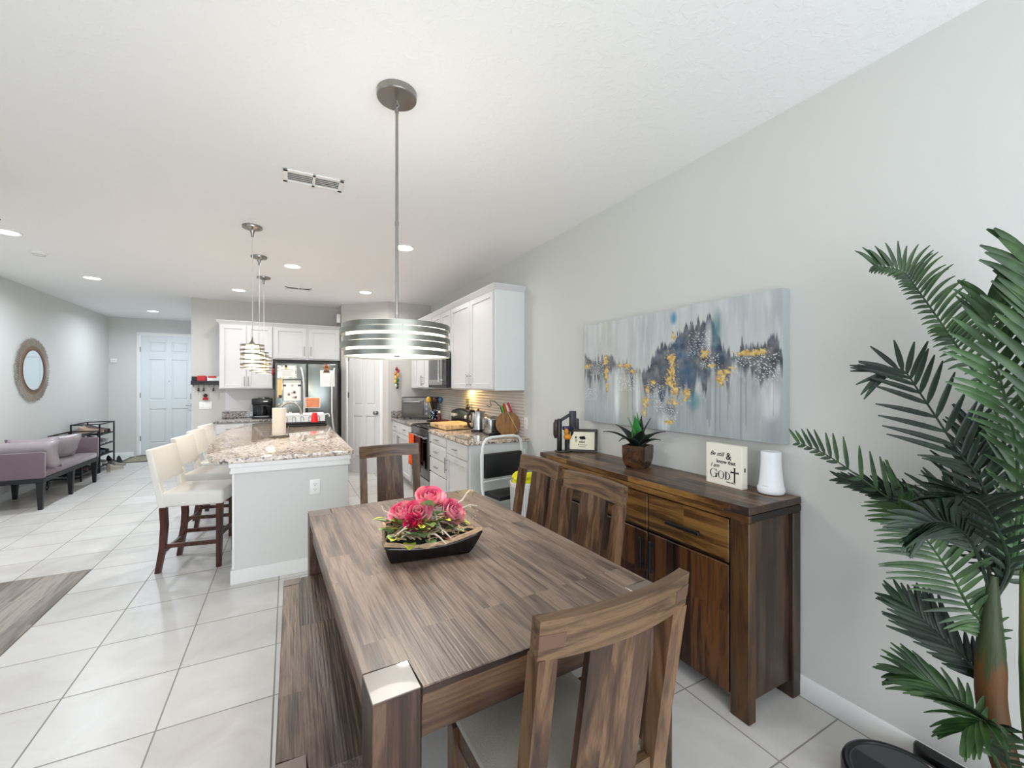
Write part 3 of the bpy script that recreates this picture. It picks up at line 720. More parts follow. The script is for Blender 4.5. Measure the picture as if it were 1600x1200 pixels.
# key rack
kr = thing('key_rack', 'black key rack with shelf on the kitchen wall end above the light switch', 'key rack', (-1.10, YK, 1.49))
m = MB(); m.box(-.19, .19, -.012, 0, -.05, .075, .003); m.box(-.19, .19, -.075, -.008, -.05, -.038); m.box(-.19, .19, -.079, -.073, -.05, .01, .001); m.build('shelf', M_black, kr)
for k in range(6): MB().tube([(-.16 + k * .064, -.03, -.05), (-.16 + k * .064, -.03, -.075), (-.16 + k * .064, -.045, -.082), (-.16 + k * .064, -.05, -.07)], .003, 6).build('hook', M_black, kr)
p = thing('mail_box', 'red printed packet standing in the key rack', 'packet', (-1.16, YK - .045, 1.458)); MB().box(-.055, .055, -.012, .012, 0, .118, .003).build('packet', plain('red_packet', '#c22a35', .6, var=.3, scale=30), p)
p = thing('mail_letters', 'white and red letters standing in the key rack', 'letters', (-1.02, YK - .045, 1.458)); m = MB(); m.box(-.07, .10, -.010, .004, 0, .108, .001); m.build('envelope', M_paper, p); MB().box(-.06, .05, -.013, -.010, .085, .112).build('stripe', MATS['red_packet'], p)
for x_, lb in ((-1.148, 'black car key hanging second from left on the key rack'), (-1.085, 'black fob hanging third on the key rack'), (-.96, 'ring of keys hanging at right end of key rack')):
    p = thing('key', lb, 'key', (x_ - .05, YK - .045, 1.413))
    m = MB(); m.lathe([(.010, -.001), (.012, 0), (.010, .001)], 14, (0, 0, -.008), closed=True, axis='y'); m.build('key_ring', M_nickel, p)
    m = MB(); m.prism([(-.016, -.075), (.014, -.075), (.010, -.018), (-.006, -.018)], -.006, .004, 'y', bev=.002); m.build('fob', M_black, p)
    m = MB(); m.box(-.002, .006, -.001, .001, -.13, -.075); m.build('blade', M_nickel, p)
p = thing('doll_ornament', 'small dark doll ornament with red dress hung above the light switch', 'ornament', (-1.115, YK - .012, 1.205))
MB().sphere((0, -.01, .07), .028, 14, 10, 1, .5).build('head', plain('dark_brown_felt', '#3a2422', .8), p)
MB().lathe([(0, 0), (.038, .0), (.03, .03), (.014, .052), (0, .055)], 16, (0, -.01, 0), sy=.4).build('dress', plain('deep_red_felt', '#a3202a', .8), p)
# hanging vegetable string
hs = thing('hanging_garland', 'string of red, orange and green ornamental vegetables on the wall left of the corner cabinets', 'ornament', (1.545, BY - .03, 1.38))
MB().tube([(0, .0, 0), (.004, 0, .12), (0, 0, .36)], .004, 6).build('string', plain('twine', '#b89a66', .9), hs)
for k, (dx, z_, c_) in enumerate([(.0, .31, '#7a1f2a'), (.03, .28, '#a8263a'), (-.02, .24, '#d98b3a'), (.022, .21, '#e0a84e'), (-.015, .17, '#e9b25a'), (.02, .13, '#2f6a3a'), (-.02, .11, '#d9c04a'), (.012, .07, '#26553a'), (-.01, .04, '#c9d0c0'), (.012, .02, '#3a4a35')]):
    MB().sphere((dx, -.01, z_), .026, 12, 8, .8, .7, 1.15).build('vegetable', plain('veg_' + c_[1:], c_, .4), hs)
# ------------------------------------------------------------------ island
IX0, IX1, IY0, IY1 = -.350, .435, 3.633, 6.70
isl = thing('kitchen_island', 'grey painted kitchen island base with white trim under the granite top', 'island', (0, 0, 0))
MB().box(IX0 + .0, IX1, IY0, IY1, 0, .879, .002).build('body', wall_mat('island_grey_paint', '#d8d8d6', .05), isl)
m = MB()
for (x0, x1, y0, y1) in ((IX0 - .014, IX1 + .012, IY0 - .014, IY0), (IX0 - .014, IX0, IY0, IY1)):
    m.box(x0, x1, y0, y1, 0, .10, .002); m.box(x0 + .004, x1 - .004, y0 + .004 if y1 - y0 < .1 else y0, y1, .10, .118, .002)
m.build('baseboard', M_white, isl)
m = MB()
for (x0, x1, y0, y1) in ((IX0 - .012, IX1 + .010, IY0 - .012, IY0), (IX0 - .012, IX0, IY0, IY1)):
    m.box(x0, x1, y0, y1, .815, .879, .002); m.box(x0 - .012, x1 + .008, y0 - .012, y1, .845, .879, .003); m.box(x0 - .006, x1 + .004, y0 - .006, y1, .800, .822, .004)
m.build('top_trim', M_white, isl)
m = MB(); m.box(IX0 - .004, IX0 + .01, IY0 - .004, IY0 + .01, .11, .81); m.build('corner_bead', M_white, isl)
it = thing('island_countertop', 'polished speckled granite island top with curved seating side', 'countertop', (0, 0, .880))
left = [(-.425, 3.60), (-.50, 3.70), (-.545, 3.95), (-.60, 4.45), (-.63, 4.95), (-.637, 5.35), (-.60, 5.9), (-.52, 6.35), (-.42, 6.65), (-.30, 6.77)]
m = MB(); m.prism([(.46, 3.60), (.475, 3.63), (.475, 6.77)] + left[::-1] + [(-.42, 3.60)], 0, .035, bev=.006, seg=2)
slab = m.build('slab', M_granite, it)
def cut(o, mb):
    """subtract a solid from an object's mesh for good"""
    c_ = mb.build('cutter', M_white); bo = o.modifiers.new('b', 'BOOLEAN'); bo.operation = 'DIFFERENCE'; bo.object = c_; bo.solver = 'EXACT'
    dg = bpy.context.evaluated_depsgraph_get(); me = bpy.data.meshes.new_from_object(o.evaluated_get(dg))
    o.modifiers.clear(); o.data = me; bpy.data.objects.remove(c_)
SKX, SKY = .195, 5.50
def rrect(hx, hy, r, n=6):
    out = []
    for cx, cy, a0 in ((hx - r, hy - r, 0), (-hx + r, hy - r, 90), (-hx + r, -hy + r, 180), (hx - r, -hy + r, 270)):
        out += [(cx + r * math.cos(R(a0 + 90 * k / n)), cy + r * math.sin(R(a0 + 90 * k / n))) for k in range(n + 1)]
    return out
mb_ = MB(); mb_.prism([(x + SKX, y + SKY) for x, y in rrect(.205, .335, .09)], -.3, .2); cut(slab, mb_)
ib = isl.children[0]; mb_ = MB(); mb_.prism([(x + SKX, y + SKY) for x, y in rrect(.215, .345, .09)], .70, 1.0); cut(ib, mb_)
sk = thing('kitchen_sink', 'stainless undermount sink basin in the island top behind the paper towel', 'sink', (SKX, SKY, .878))
m = MB(); rws = []; vs = []
for hx_s, hy_s, r_s, z_s in ((.212, .342, .09, 0), (.206, .336, .09, -.004), (.202, .332, .09, -.12), (.19, .32, .09, -.155), (.03, .03, .029, -.162)):
    rws.append(len(vs)); vs += [(x, y, z_s) for x, y in rrect(hx_s, hy_s, r_s)]
n_ = 28; fs = [(a + k, a + (k + 1) % n_, b + (k + 1) % n_, b + k) for a, b in zip(rws, rws[1:]) for k in range(n_)]
m._add(vs, fs); m.build('basin', plain('brushed_sink', '#b5b6b6', .22, 1.0), sk)
MB().lathe([(0, -.160), (.03, -.160), (.040, -.158), (.043, -.161)], 24).build('drain', M_chrome, sk)
fa = thing('kitchen_faucet', 'brushed nickel gooseneck faucet arching behind the paper towel roll', 'faucet', (-.085, 5.70, .915), 0)
MB().cyl((0, 0, 0), .026, 0, .05, 20).build('base', M_nickel, fa)
pts = [(0, 0, .04), (0, 0, .16)] + [(.115 - .115 * math.cos(a), 0, .20 + .115 * math.sin(a)) for a in [math.pi * k / 10 for k in range(0, 11)]] 
MB().tube(pts + [(.232, 0, .165)], [.016] * (len(pts) - 2) + [.016, .016, .019], 12).build('spout', M_nickel, fa)
MB().tube([(0, .02, .07), (0, .05, .085), (0, .10, .12)], [.011, .009, .007], 10).build('lever', M_nickel, fa)
pt = thing('paper_towel_holder', 'paper towel roll on a metal stand near the middle of the island', 'paper towel', (-.075, 4.84, .915))
MB().lathe([(0, .0), (.092, .0), (.095, .006), (.092, .016), (.0, .018)], 36).build('base', plain('dark_nickel_base', '#7d7168', .35, .8), pt)
MB().lathe([(.022, .02), (.06, .02), (.061, .03), (.061, .285), (.06, .292), (.022, .292)], 40, closed=True).build('roll', plain('paper_towel', '#f0e8d8', .9, bump=.2, bscale=80), pt)
m = MB(); m.cyl((0, 0, 0), .006, .015, .315, 10); m.sphere((0, 0, .322), .014, 12, 8); m.build('post', M_nickel, pt)
MB().tube([(.082, -.03, .01), (.082, -.03, .11)], .004, 8).build('side_rod', M_nickel, pt)
tr = thing('dish_tray', 'stack of black trays under the dish rack on the island', 'tray', (.19, 6.10, .9155))
m = MB(); m.box(-.25, .26, -.235, .19, 0, .028, .012, 2); m.box(-.23, .25, -.215, .18, .030, .048, .01, 2); m.build('tray', M_blackm, tr)
dk = thing('dish_rack', 'white dish rack with arched openings on black tray', 'dish rack', (.18, 6.12, .9640))
m = MB(); m.box(-.24, .25, -.17, -.158, 0, .012); m.box(-.24, .25, -.17, -.158, .085, .10, .003); m.box(-.24, .25, .158, .17, 0, .10, .003); m.box(-.24, -.228, -.17, .17, 0, .10, .003); m.box(.238, .25, -.17, .17, 0, .10, .003); m.box(-.24, .25, -.17, .17, 0, .006)
m.box(-.24, .25, -.166, -.160, 0, .09); m.build('bin', plain('pale_blue_white_plastic', '#e6ecef', .35, var=.02), dk)
m = MB()
for k in range(5):
    x_ = -.20 + k * .092; m.tube([(x_ - .018, -.171, .012)] + [(x_ - .018 * math.cos(a), -.171, .055 + .018 * math.sin(a)) for a in [math.pi * q / 8 for q in range(9)]] + [(x_ + .018, -.171, .012)], .0028, 6)
m.build('arch_wire', plain('grey_wire', '#7e858c', .4, .5), dk)
MB().tube([(.25, -.16, .09), (.285, -.165, .10), (.30, -.165, .085), (.30, -.165, .06)], .008, 8).build('handle', M_plwhite, dk)
cp = thing('red_cup', 'bright red plastic cup upside down on the front edge of the dish rack tray', 'cup', (.305, 5.925, .9642))
MB().lathe([(0, .118), (.026, .118), (.029, .114), (.042, .01), (.046, .0), (.040, .0), (.024, .108), (0, .110)], 28).build('cup', M_red, cp)
for x_, y_, c_, hh, lb in ((-.02, 6.40, '#b9bcc4', .17, 'grey soap bottle behind the dish rack'), (.045, 6.42, '#a39aa8', .13, 'short lilac bottle behind the dish rack')):
    b = thing('soap_bottle', lb, 'bottle', (x_, y_, .915)); MB().lathe([(0, 0), (.030, 0), (.033, .006), (.033, hh * .72), (.024, hh * .85), (.012, hh * .9), (.012, hh), (0, hh)], 24).build('bottle', plain('bottle_' + c_[1:], c_, .3), b)
    MB().tube([(0, 0, hh), (0, 0, hh + .02), (-.03, 0, hh + .022)], .005, 8).build('pump', M_plwhite, b)
b = thing('scrub_brush', 'round dark scrub brush leaning at the left end of dish rack', 'brush', (-.085, 5.86, .9155)); MB().lathe([(0, 0), (.030, 0), (.034, .01), (.034, .028), (.02, .036), (0, .036)], 22).build('head', M_black, b); MB().lathe([(.008, .036), (.010, .06), (.020, .075), (.018, .09), (0, .095)], 16).build('grip', plain('plum_grip', '#3a2a33', .5), b)

# coffee maker on back counter
cm = thing('coffee_maker', 'black drip coffee maker on the grey granite counter left of the refrigerator', 'coffee maker', (-.35, 7.66, .915))
m = MB(); m.box(-.13, .135, -.13, .11, 0, .035, .008, 2); m.box(-.13, .135, .0, .11, .03, .30, .008, 2); m.box(-.135, .14, -.13, .11, .215, .31, .012, 2); m.build('body', M_black, cm)
MB().lathe([(0, .04), (.06, .04), (.072, .07), (.07, .13), (.05, .17), (.045, .19), (0, .19)], 28, (0, -.055, 0)).build('carafe', plain('dark_glass_carafe', '#23262b', .05, .2), cm)
MB().tube([(.06, -.08, .17), (.10, -.10, .16), (.10, -.10, .08), (.065, -.08, .07)], .008, 8).build('carafe_handle', M_black, cm)
MB().box(-.10, .10, -.135, -.10, .028, .042, .004).build('drip_plate', M_steeld, cm)
MB().box(.02, .08, -.1325, -.129, .262, .270).build('badge', M_steel, cm)
MB().lathe([(0, .31), (.08, .31), (.08, .322), (.02, .33), (0, .33)], 24, (.02, -.01, 0)).build('lid', M_steeld, cm)

# ------------------------------------------------------------------ things on the right counter
CZ = .9155
to = thing('toaster_oven', 'stainless toaster oven in the corner on grey granite counter', 'toaster oven', (1.82, 6.47, CZ), R(-38))
for sx_ in (-.2, .2):
    for sy_ in (-.12, .12): MB().cyl((sx_, sy_, 0), .012, 0, .02, 10).build('foot', M_black, to)
MB().box(-.235, .235, -.15, .15, .018, .325, .012, 2).build('body', M_steeld, to)
d = MB().box(-.225, .13, -.158, -.148, .045, .285, .004).build('door', M_steeld, to)
MB().box(-.20, .11, -.160, -.156, .07, .235, .002).build('window', plain('oven_window_grey', '#6d6e6c', .1, .5), d)
m = MB(); m.cyl((-.05, -.185, .262), .008, -.13, .13, 10, axis='x'); m.box(-.17, -.16, -.185, -.15, .257, .267); m.box(.06, .07, -.185, -.15, .257, .267); m.build('handle', M_steel, d)
for z_ in (.225, .155, .085): MB().cyl((.182, 0, z_), .019, -.172, -.15, 16, axis='y').build('knob', M_steel, to)
MB().box(-.23, .23, -.14, .14, .325, .332, .003).build('top_tray', M_black, to)
uc = thing('utensil_crock', 'dark patterned crock of cooking utensils beside the toaster oven', 'utensil crock', (1.83, 5.76, CZ))
t = NT('blue_white_pattern'); vv = t.n('ShaderNodeTexVoronoi', {'Vector': t.obj(), 'Scale': 45}).outputs; t.setp(color=t.ramp(vv[0], [(0, '#e9ecf2'), (.3, '#e9ecf2'), (.32, '#1d2a55'), (.6, '#10131d')], 'CONSTANT'), rough=.25)
MB().lathe([(0, 0), (.055, 0), (.058, .005), (.058, .17), (.054, .172), (.052, .02), (0, .02)], 30).build('crock', t.m, uc)
def utensil(label, hx, hy, tx, ty, col, kind):
    u = thing('cooking_utensil', label, 'utensil', (1.83, 5.76, CZ + .022), 0, 'utensils in the crock')
    a = Vector((hx, hy, 0)); b = Vector((tx, ty, .27)); d_ = (b - a).normalized()
    MB().tube([a, a + d_ * .25], .005, 8).build('handle', plain('ut_' + col[1:], col, .4), u)
    q = b + d_ * .02
    m = MB(); m.sphere(tuple(q), .036, 14, 10, 1, .5 if kind else .8, 1.2); m.build('head', plain('ut_' + col[1:], col, .4), u)
utensil('yellow ladle standing in the utensil crock', .0, .0, -.06, .05, '#e8b43c', 0)
utensil('dark brown spoon standing in the utensil crock', .01, -.01, .0, -.05, '#3a1f1a', 0)
utensil('black spatula standing in the utensil crock', -.01, .01, .05, -.01, '#1a1a1c', 1)
utensil('blue spatula standing in the utensil crock', .01, .0, .07, -.06, '#2f5f9a', 1)
b = thing('spice_bottle', 'dark bottle with red top right of the utensil crock', 'bottle', (1.86, 5.62, .9192)); MB().lathe([(0, 0), (.026, 0), (.028, .006), (.028, .09), (.014, .115), (.014, .13), (0, .13)], 20).build('bottle', plain('dark_red_glass', '#571b1e', .15), b); MB().lathe([(0, .16), (.015, .16), (.016, .13), (0, .13)], 16).build('cap', M_plwhite, b)
b = thing('green_packet', 'small green leaf packet between toaster oven and utensil crock', 'packet', (1.86, 5.98, CZ), R(-30)); MB().prism([(-.035, .05), (0, .0), (.035, .05), (.02, .11), (0, .13), (-.02, .11)], -.008, .008, 'y', bev=.003).build('packet', plain('leaf_green', '#7fae2d', .5), b)
# thick cutting board
cb = thing('butcher_block', 'thick end-grain wooden cutting board lying on the granite counter', 'cutting board', (1.78, 4.89, .9215), R(3))
m = MB(); m.box(-.20, .20, -.29, .23, 0, .052, .008, 2); m.build('board', wood('end_grain_maple', '#c79a62', '#dcb27a', '#ecc894', 'z', 'x', .035, .05, .45, var=.4, bump=.05, tone=(.85, 1.1)), cb)
m = MB(); m.box(.02, .14, -.2915, -.288, .020, .036, .004, 2); m.box(-.2015, -.198, -.06, .05, .020, .036, .004); m.build('grip_shade', plain('shadowed_grip', '#7d5630', .7), cb)  # darker patches paint the shade of the finger recesses
# mug-like canister with floral print
t = NT('floral_ceramic'); vv = t.n('ShaderNodeTexVoronoi', {'Vector': t.obj(), 'Scale': 38}).outputs; t.setp(color=t.ramp(vv[0], [(0, '#f2e4c4'), (.42, '#ead9b4'), (.45, '#b58a52'), (.62, '#6d3a2a')], 'CONSTANT'), rough=.2)
ja = thing('cookie_jar', 'cream jar with brown print standing behind the cutting board', 'jar', (2.043, 4.62, CZ))
MB().lathe([(0, 0), (.055, 0), (.062, .01), (.066, .08), (.062, .14), (.050, .15), (0, .15)], 30).build('jar', t.m, ja)
MB().lathe([(.056, .151), (.062, .158), (.055, .175), (.02, .19), (.012, .2), (.018, .212), (0, .222)], 26).build('lid', plain('cream_lid', '#ead9ae', .3), ja)
# kettle
ke = thing('electric_kettle', 'stainless electric kettle with a black loop handle', 'kettle', (1.885, 4.33, CZ), R(10))
MB().lathe([(0, 0), (.078, 0), (.08, .012), (.076, .022), (0, .022)], 32).build('base', M_black, ke)
MB().lathe([(.07, .023), (.080, .03), (.077, .12), (.068, .20), (.060, .228), (.03, .240), (0, .242)], 36).build('body', M_steel, ke)
MB().tube([(-.05, 0, .23), (-.10, 0, .235), (-.135, 0, .195), (-.14, 0, .13), (-.12, 0, .065), (-.08, 0, .045)], [.012, .014, .015, .015, .014, .011], 12).build('handle', M_black, ke)
m = MB(); m.hexa([(.05, -.02, .18), (.072, -.012, .18), (.072, .012, .18), (.05, .02, .18)], [(.05, -.025, .228), (.095, -.012, .228), (.095, .012, .228), (.05, .025, .228)], .003); m.build('spout', M_steel, ke)
MB().sphere((0, 0, .248), .012, 12, 8).build('lid_knob', M_black, ke)
# toaster
ts = thing('toaster', 'chrome two slot toaster next to the kettle at the near counter end', 'toaster', (1.925, 4.02, CZ), R(172))
m = MB(); m.box(-.09, .09, -.13, .13, .012, .185, .028, 4); m.build('body', M_steel, ts)
MB().box(-.088, .088, -.132, .132, .0, .02, .006).build('base', M_black, ts)
for x_ in (-.03, .03): MB().box(x_ - .012, x_ + .012, -.10, .10, .1845, .1865).build('slot', M_black, ts)
MB().box(-.062, .062, .1285, .136, .03, .165, .01, 2).build('end_panel', M_black, ts); MB().cyl((.03, 0, .055), .014, .134, .15, 14, axis='y').build('knob', M_chrome, ts)
MB().box(-.015, .015, .135, .16, .12, .132, .003).build('lever', M_black, ts)
# banana hook
bh = thing('banana_hanger', 'thin black curved wire hook rising behind the toaster', 'hook', (2.055, 4.17, CZ), R(150))
MB().cyl((0, 0, 0), .05, 0, .01, 24).build('base', M_black, bh)
MB().tube([(-.04, 0, .005), (-.055, 0, .10), (-.05, 0, .20), (-.02, 0, .29), (.04, 0, .345), (.09, 0, .355), (.085, 0, .32), (.075, 0, .295), (.10, 0, .28), (.125, 0, .30)], .004, 8).build('hook', M_black, bh)
# striped round board leaning
rb = thing('round_cutting_board', 'large striped acacia cutting board with cropped rim leaning at the counter end', 'cutting board', (1.985, 3.79, CZ + .004), R(-12))
m = MB(); m.M = Matrix.Rotation(R(-10), 4, 'X')
pts = [(.128 * math.cos(a) , .125 + .125 * math.sin(a)) for a in [2 * math.pi * k / 40 for k in range(40)]]
m.prism(pts, -.009, .009, 'y', bev=.003)
t = NT('striped_acacia'); s_ = t.n('ShaderNodeSeparateXYZ', {0: t.obj()}).outputs
dg = t.math('ADD', t.math('MULTIPLY', s_[0], .9), t.math('MULTIPLY', s_[2], .45)); base_ = t.ramp(t.noise(t.mapv(t.obj(), (30, 3, 8), rot=(0, R(25), 0)), 1, 4)[0], [(.3, '#6d4620'), (.55, '#96682f'), (.8, '#b58743')])
st_ = t.ramp(t.math('ADD', dg, .0), [(0, 0.0), (.0, 0.0), (.105, 0.0), (.106, 1.0), (.112, 1.0), (.113, 0.0)], 'CONSTANT'); t.setp(color=t.mix(st_, base_, '#e4cfa6'), rough=.35)
m.build('board', t.m, rb)
kb = thing('knife_block', 'small wooden holder of bright handled knives behind the round cutting board', 'knife block', (2.055, 3.90, CZ), R(10))
m = MB(); m.M = Matrix.Rotation(R(0), 4, 'X'); m.prism([(-.045, 0), (.045, 0), (.045, .16), (-.045, .20)], -.05, .05, 'x', bev=.004); m.build('block', wood('knife_block_wood', '#6a4a2a', '#8f6a3c', '#a98450', 'z', 'x', .05, .3), kb)
for k, (dx, dy, c_, lb, L_) in enumerate([(-.035, .02, '#4f9a2a', 'knife with bright green handle, left in the knife block', .13), (-.008, .01, '#c8531c', 'knife with orange handle in the knife block', .16), (.015, .0, '#e9e4da', 'knife with white handle in the knife block', .15), (.036, -.01, '#c9182c', 'knife with red handle, right in the knife block', .17)]):
    kn = thing('kitchen_knife', lb, 'knife', (2.055 + dx, 3.90 + dy, CZ + .15), 0, None)
    a = Vector((0, 0, .03)); dirn = Vector((-.15, .36, .85)).normalized()
    MB().bar(a - dirn * .02, a + dirn * .03, .003, .02).build('blade', M_steel, kn)
    MB().tube([a + dirn * .03, a + dirn * .06, a + dirn * (.06 + L_ * .5), a + dirn * L_], [.012, .015, .014, .009], 10).build('handle', plain('kn_' + c_[1:], c_, .35), kn)
# things on the stove back
fg = thing('herb_plant', 'small leafy sprig on top of the stove backguard under warm light', 'plant', (2.05, 5.05, 1.1215))
MB().lathe([(0, 0), (.022, 0), (.028, .03), (.024, .034), (0, .03)], 18).build('pot', plain('dark_pot', '#2c2722', .5), fg)
m = MB(); rr = random.Random(11)
for k in range(34):
    a = rr.random() * 6.28; rad = .012 + .05 * rr.random(); z_ = .04 + .10 * rr.random(); p = Vector((rad * math.cos(a) * .5, rad * math.sin(a), z_))
    m.sphere(tuple(p), .010, 6, 4, 1, 1, .5)
    if k % 4 == 0: m.tube([(0, 0, .02), tuple(p)], .0015, 4)
m.build('leaves', plain('olive_leaf', '#4b4a2a', .5, var=.4), fg)
pn = thing('frying_pan', 'dark pan with a red rim on the stove behind the cutting board', 'pan', (1.80, 5.45, .9195))
MB().lathe([(0, 0), (.10, 0), (.13, .035), (.134, .038), (.127, .036), (.098, .006), (0, .006)], 36).build('pan', M_blackm, pn); MB().lathe([(.131, .036), (.136, .036), (.136, .042), (.131, .042)], 36, closed=True).build('rim', plain('dark_red_enamel', '#8a1a20', .3), pn)
MB().tube([(-.10, -.08, .035), (-.16, -.13, .05), (-.22, -.18, .055)], [.009, .011, .010], 8).build('handle', M_black, pn)
# towels on oven handle
def towel(name, label, mat, yc, w_, z0, z1, x0=1.418, th=.012):
    p = thing(name, label, 'towel', (0, 0, 0))
    def f(u, v):
        a = -1 + 2 * u; yy = yc + a * w_ / 2 * (1 - .12 * math.sin(math.pi * v)); fold = .006 * math.sin(u * 15) * v
        s_ = v * 2 - 1
        if v < .5: return (x0 - .0 - fold * (1 - v) - .004, yy, z0 + (z1 - z0) * (v * 2))
        return (x0 + .032, yy, z1 - (z1 - z0) * .75 * s_)
    m = MB(); m.grid(lambda u, v: f(u, v), 16, 24); o = m.build('cloth', mat, p)
    sm = o.modifiers.new('t', 'SOLIDIFY'); sm.thickness = .004; return p
towel('dish_towel', 'orange dish towel hanging over the oven door handle', M_orange, 5.42, .27, .40, .818)
towel('oven_mitt_towel', 'dark red and black towel hanging right of the orange one on oven handle', plain('maroon_cloth', '#4a1512', .85, var=.4, scale=9), 5.10, .22, .38, .818)
# ------------------------------------------------------------------ counter stools
M_cream = plain('cream_leatherette', '#ebe7df', .33, var=.03, bump=.15, bscale=90, coat=.15, coatr=.3)
M_cherry = wood('cherry_stool_leg', '#1f0c08', '#38180f', '#522618', 'z', 'x', .2, 1.0, .3, var=.2, bump=.1)
def make_stool():
    s = thing('counter_stool', '', 'stool')
    # local: facing +x, back at -x
    m = MB(); m.box(-.20, .215, -.205, .205, .50, .617, .022, 3); m.build('seat', M_cream, s)
    m = MB()
    def f(u, v):     # back pad grid as closed loop: u around the section, v up
        return (0, 0, 0)
    for side in (-1, 1):   # upholstered uprights
        m.hexa([(-.215, side * .205, .50), (-.165, side * .205, .50), (-.165, side * .145, .50), (-.215, side * .145, .50)] if side < 0 else [(-.215, .145, .50), (-.165, .145, .50), (-.165, .205, .50), (-.215, .205, .50)],
               [(-.262, side * .205, .76), (-.222, side * .205, .76), (-.222, side * .145, .76), (-.262, side * .145, .76)] if side < 0 else [(-.262, .145, .76), (-.222, .145, .76), (-.222, .205, .80), (-.262, .205, .80)], .006)
    m.hexa([(-.250, -.207, .69), (-.200, -.207, .69), (-.200, .207, .69), (-.250, .207, .69)], [(-.300, -.207, .950), (-.255, -.207, .950), (-.255, .207, .950), (-.300, .207, .950)], .014, 2)
    m.build('backrest', M_cream, s)
    for sd in (-1, 1):
        y_ = sd * .178
        m = MB(); q = lambda x, z, h=.021: [(x - h, y_ - h, z), (x + h, y_ - h, z), (x + h, y_ + h, z), (x - h, y_ + h, z)]
        m.hexa(q(-.225, .0, .017), q(-.195, .18, .019)); m.hexa(q(-.195, .18, .019), q(-.183, .36)); m.hexa(q(-.183, .36), q(-.190, .505)); m.bm.normal_update(); m.build('leg', M_cherry, s)
        m = MB(); m.hexa(q(.178, 0, .016), q(.185, .505)); m.build('leg', M_cherry, s)
        m = MB(); m.box(-.195, .185, y_ - .011, y_ + .011, .185, .215, .002); m.build('stretcher', M_cherry, s)
        m = MB(); m.hexa(q(-.19, .50, .015), q(-.225, .70, .013)); m.build('back_post', M_cherry, s)
    MB().box(.170, .192, -.17, .17, .235, .268, .002).build('stretcher', M_cherry, s)
    MB().box(-.20, -.178, -.17, .17, .150, .178, .002).build('stretcher', M_cherry, s)
    return s
st0 = make_stool()
SP = [(-.622, 4.255, -11, 'cream leatherette counter stool nearest the camera at the island end'), (-.622, 5.02, -10, 'cream counter stool second from the near end of the island'),
      (-.618, 5.66, -9, 'cream counter stool third from the near end of the island'), (-.618, 6.28, -9, 'cream counter stool farthest from the camera')]
for i, (x, y, a, lb) in enumerate(SP):
    if i == 0: st0.location = (x, y, 0); st0.rotation_euler.z = R(a); st0['label'] = lb; st0['group'] = 'counter stools'
    else: copy_tree(st0, (x, y, 0), R(a), lb)

# ------------------------------------------------------------------ dining furniture
W_top = wood('table_top_acacia', '#45372e', '#65544a', '#847263', 'y', 'x', .055, .65, .38, gloss_var=.10, var=.28, streak=1.7, bump=.6, tone=(.87, 1.10), gs=1.0)
W_leg = wood('table_leg_acacia', '#25160f', '#40291e', '#5c4435', 'z', 'x', .028, 1.4, .38, var=.6, streak=1.0, bump=.3, tone=(.7, 1.15))
W_rail = wood('table_rail_acacia', '#22130b', '#40281a', '#5e4530', 'x', 'z', .045, .9, .38, var=.8, bump=.3)
W_bench = wood('bench_rustic', '#2a1d18', '#4a3930', '#69574b', 'y', 'x', .09, 1.1, .35, var=.6, streak=1.3, bump=1.0)
W_side = wood('sideboard_acacia_v', '#1a0a05', '#3a1e10', '#5f3c1c', 'z', 'y', .075, 1.2, .36, gloss_var=.08, var=.7, streak=.4, bump=.15, tone=(.55, 1.2))
W_sideh = wood('sideboard_acacia_h', '#281509', '#543618', '#866232', 'y', 'z', .11, .6, .36, gloss_var=.08, var=.8, streak=.5, bump=.15, seed=2)
W_sleg = wood('sideboard_leg', '#1d0f08', '#38220f', '#54391d', 'z', 'x', .3, 2.5, .36, var=.3, bump=.15, tone=(.9, 1.05))
W_sidet = wood('sideboard_top', '#33231a', '#5c4434', '#7c634e', 'y', 'x', .085, .8, .38, gloss_var=.08, var=.7, bump=.2)
W_sidee = wood('sideboard_end', '#1e120b', '#34231a', '#4a3628', 'z', 'x', .09, 2.6, .35, var=.4, bump=.15, tone=(.8, 1.08))
W_ch = wood('chair_acacia', '#29190f', '#4a3120', '#70543a', 'z', 'x', .07, 1.6, .36, var=.45, streak=.6, bump=.25, tone=(.85, 1.12))
W_chx = wood('chair_acacia_rail', '#27170e', '#46301f', '#685038', 'x', 'z', .10, 1.2, .36, var=.6, streak=.6, bump=.25, tone=(.8, 1.1))
M_cap = plain('worn_end_cap', '#6a5f55', .32, var=.12, scale=12, coat=.2)
M_dark = plain('dark_joint', '#1b100a', .6, var=.1)
M_seat = plain('taupe_seat_fabric', '#958e80', .85, var=.05, bump=.4, bscale=260, scale=5, sheen=.2)

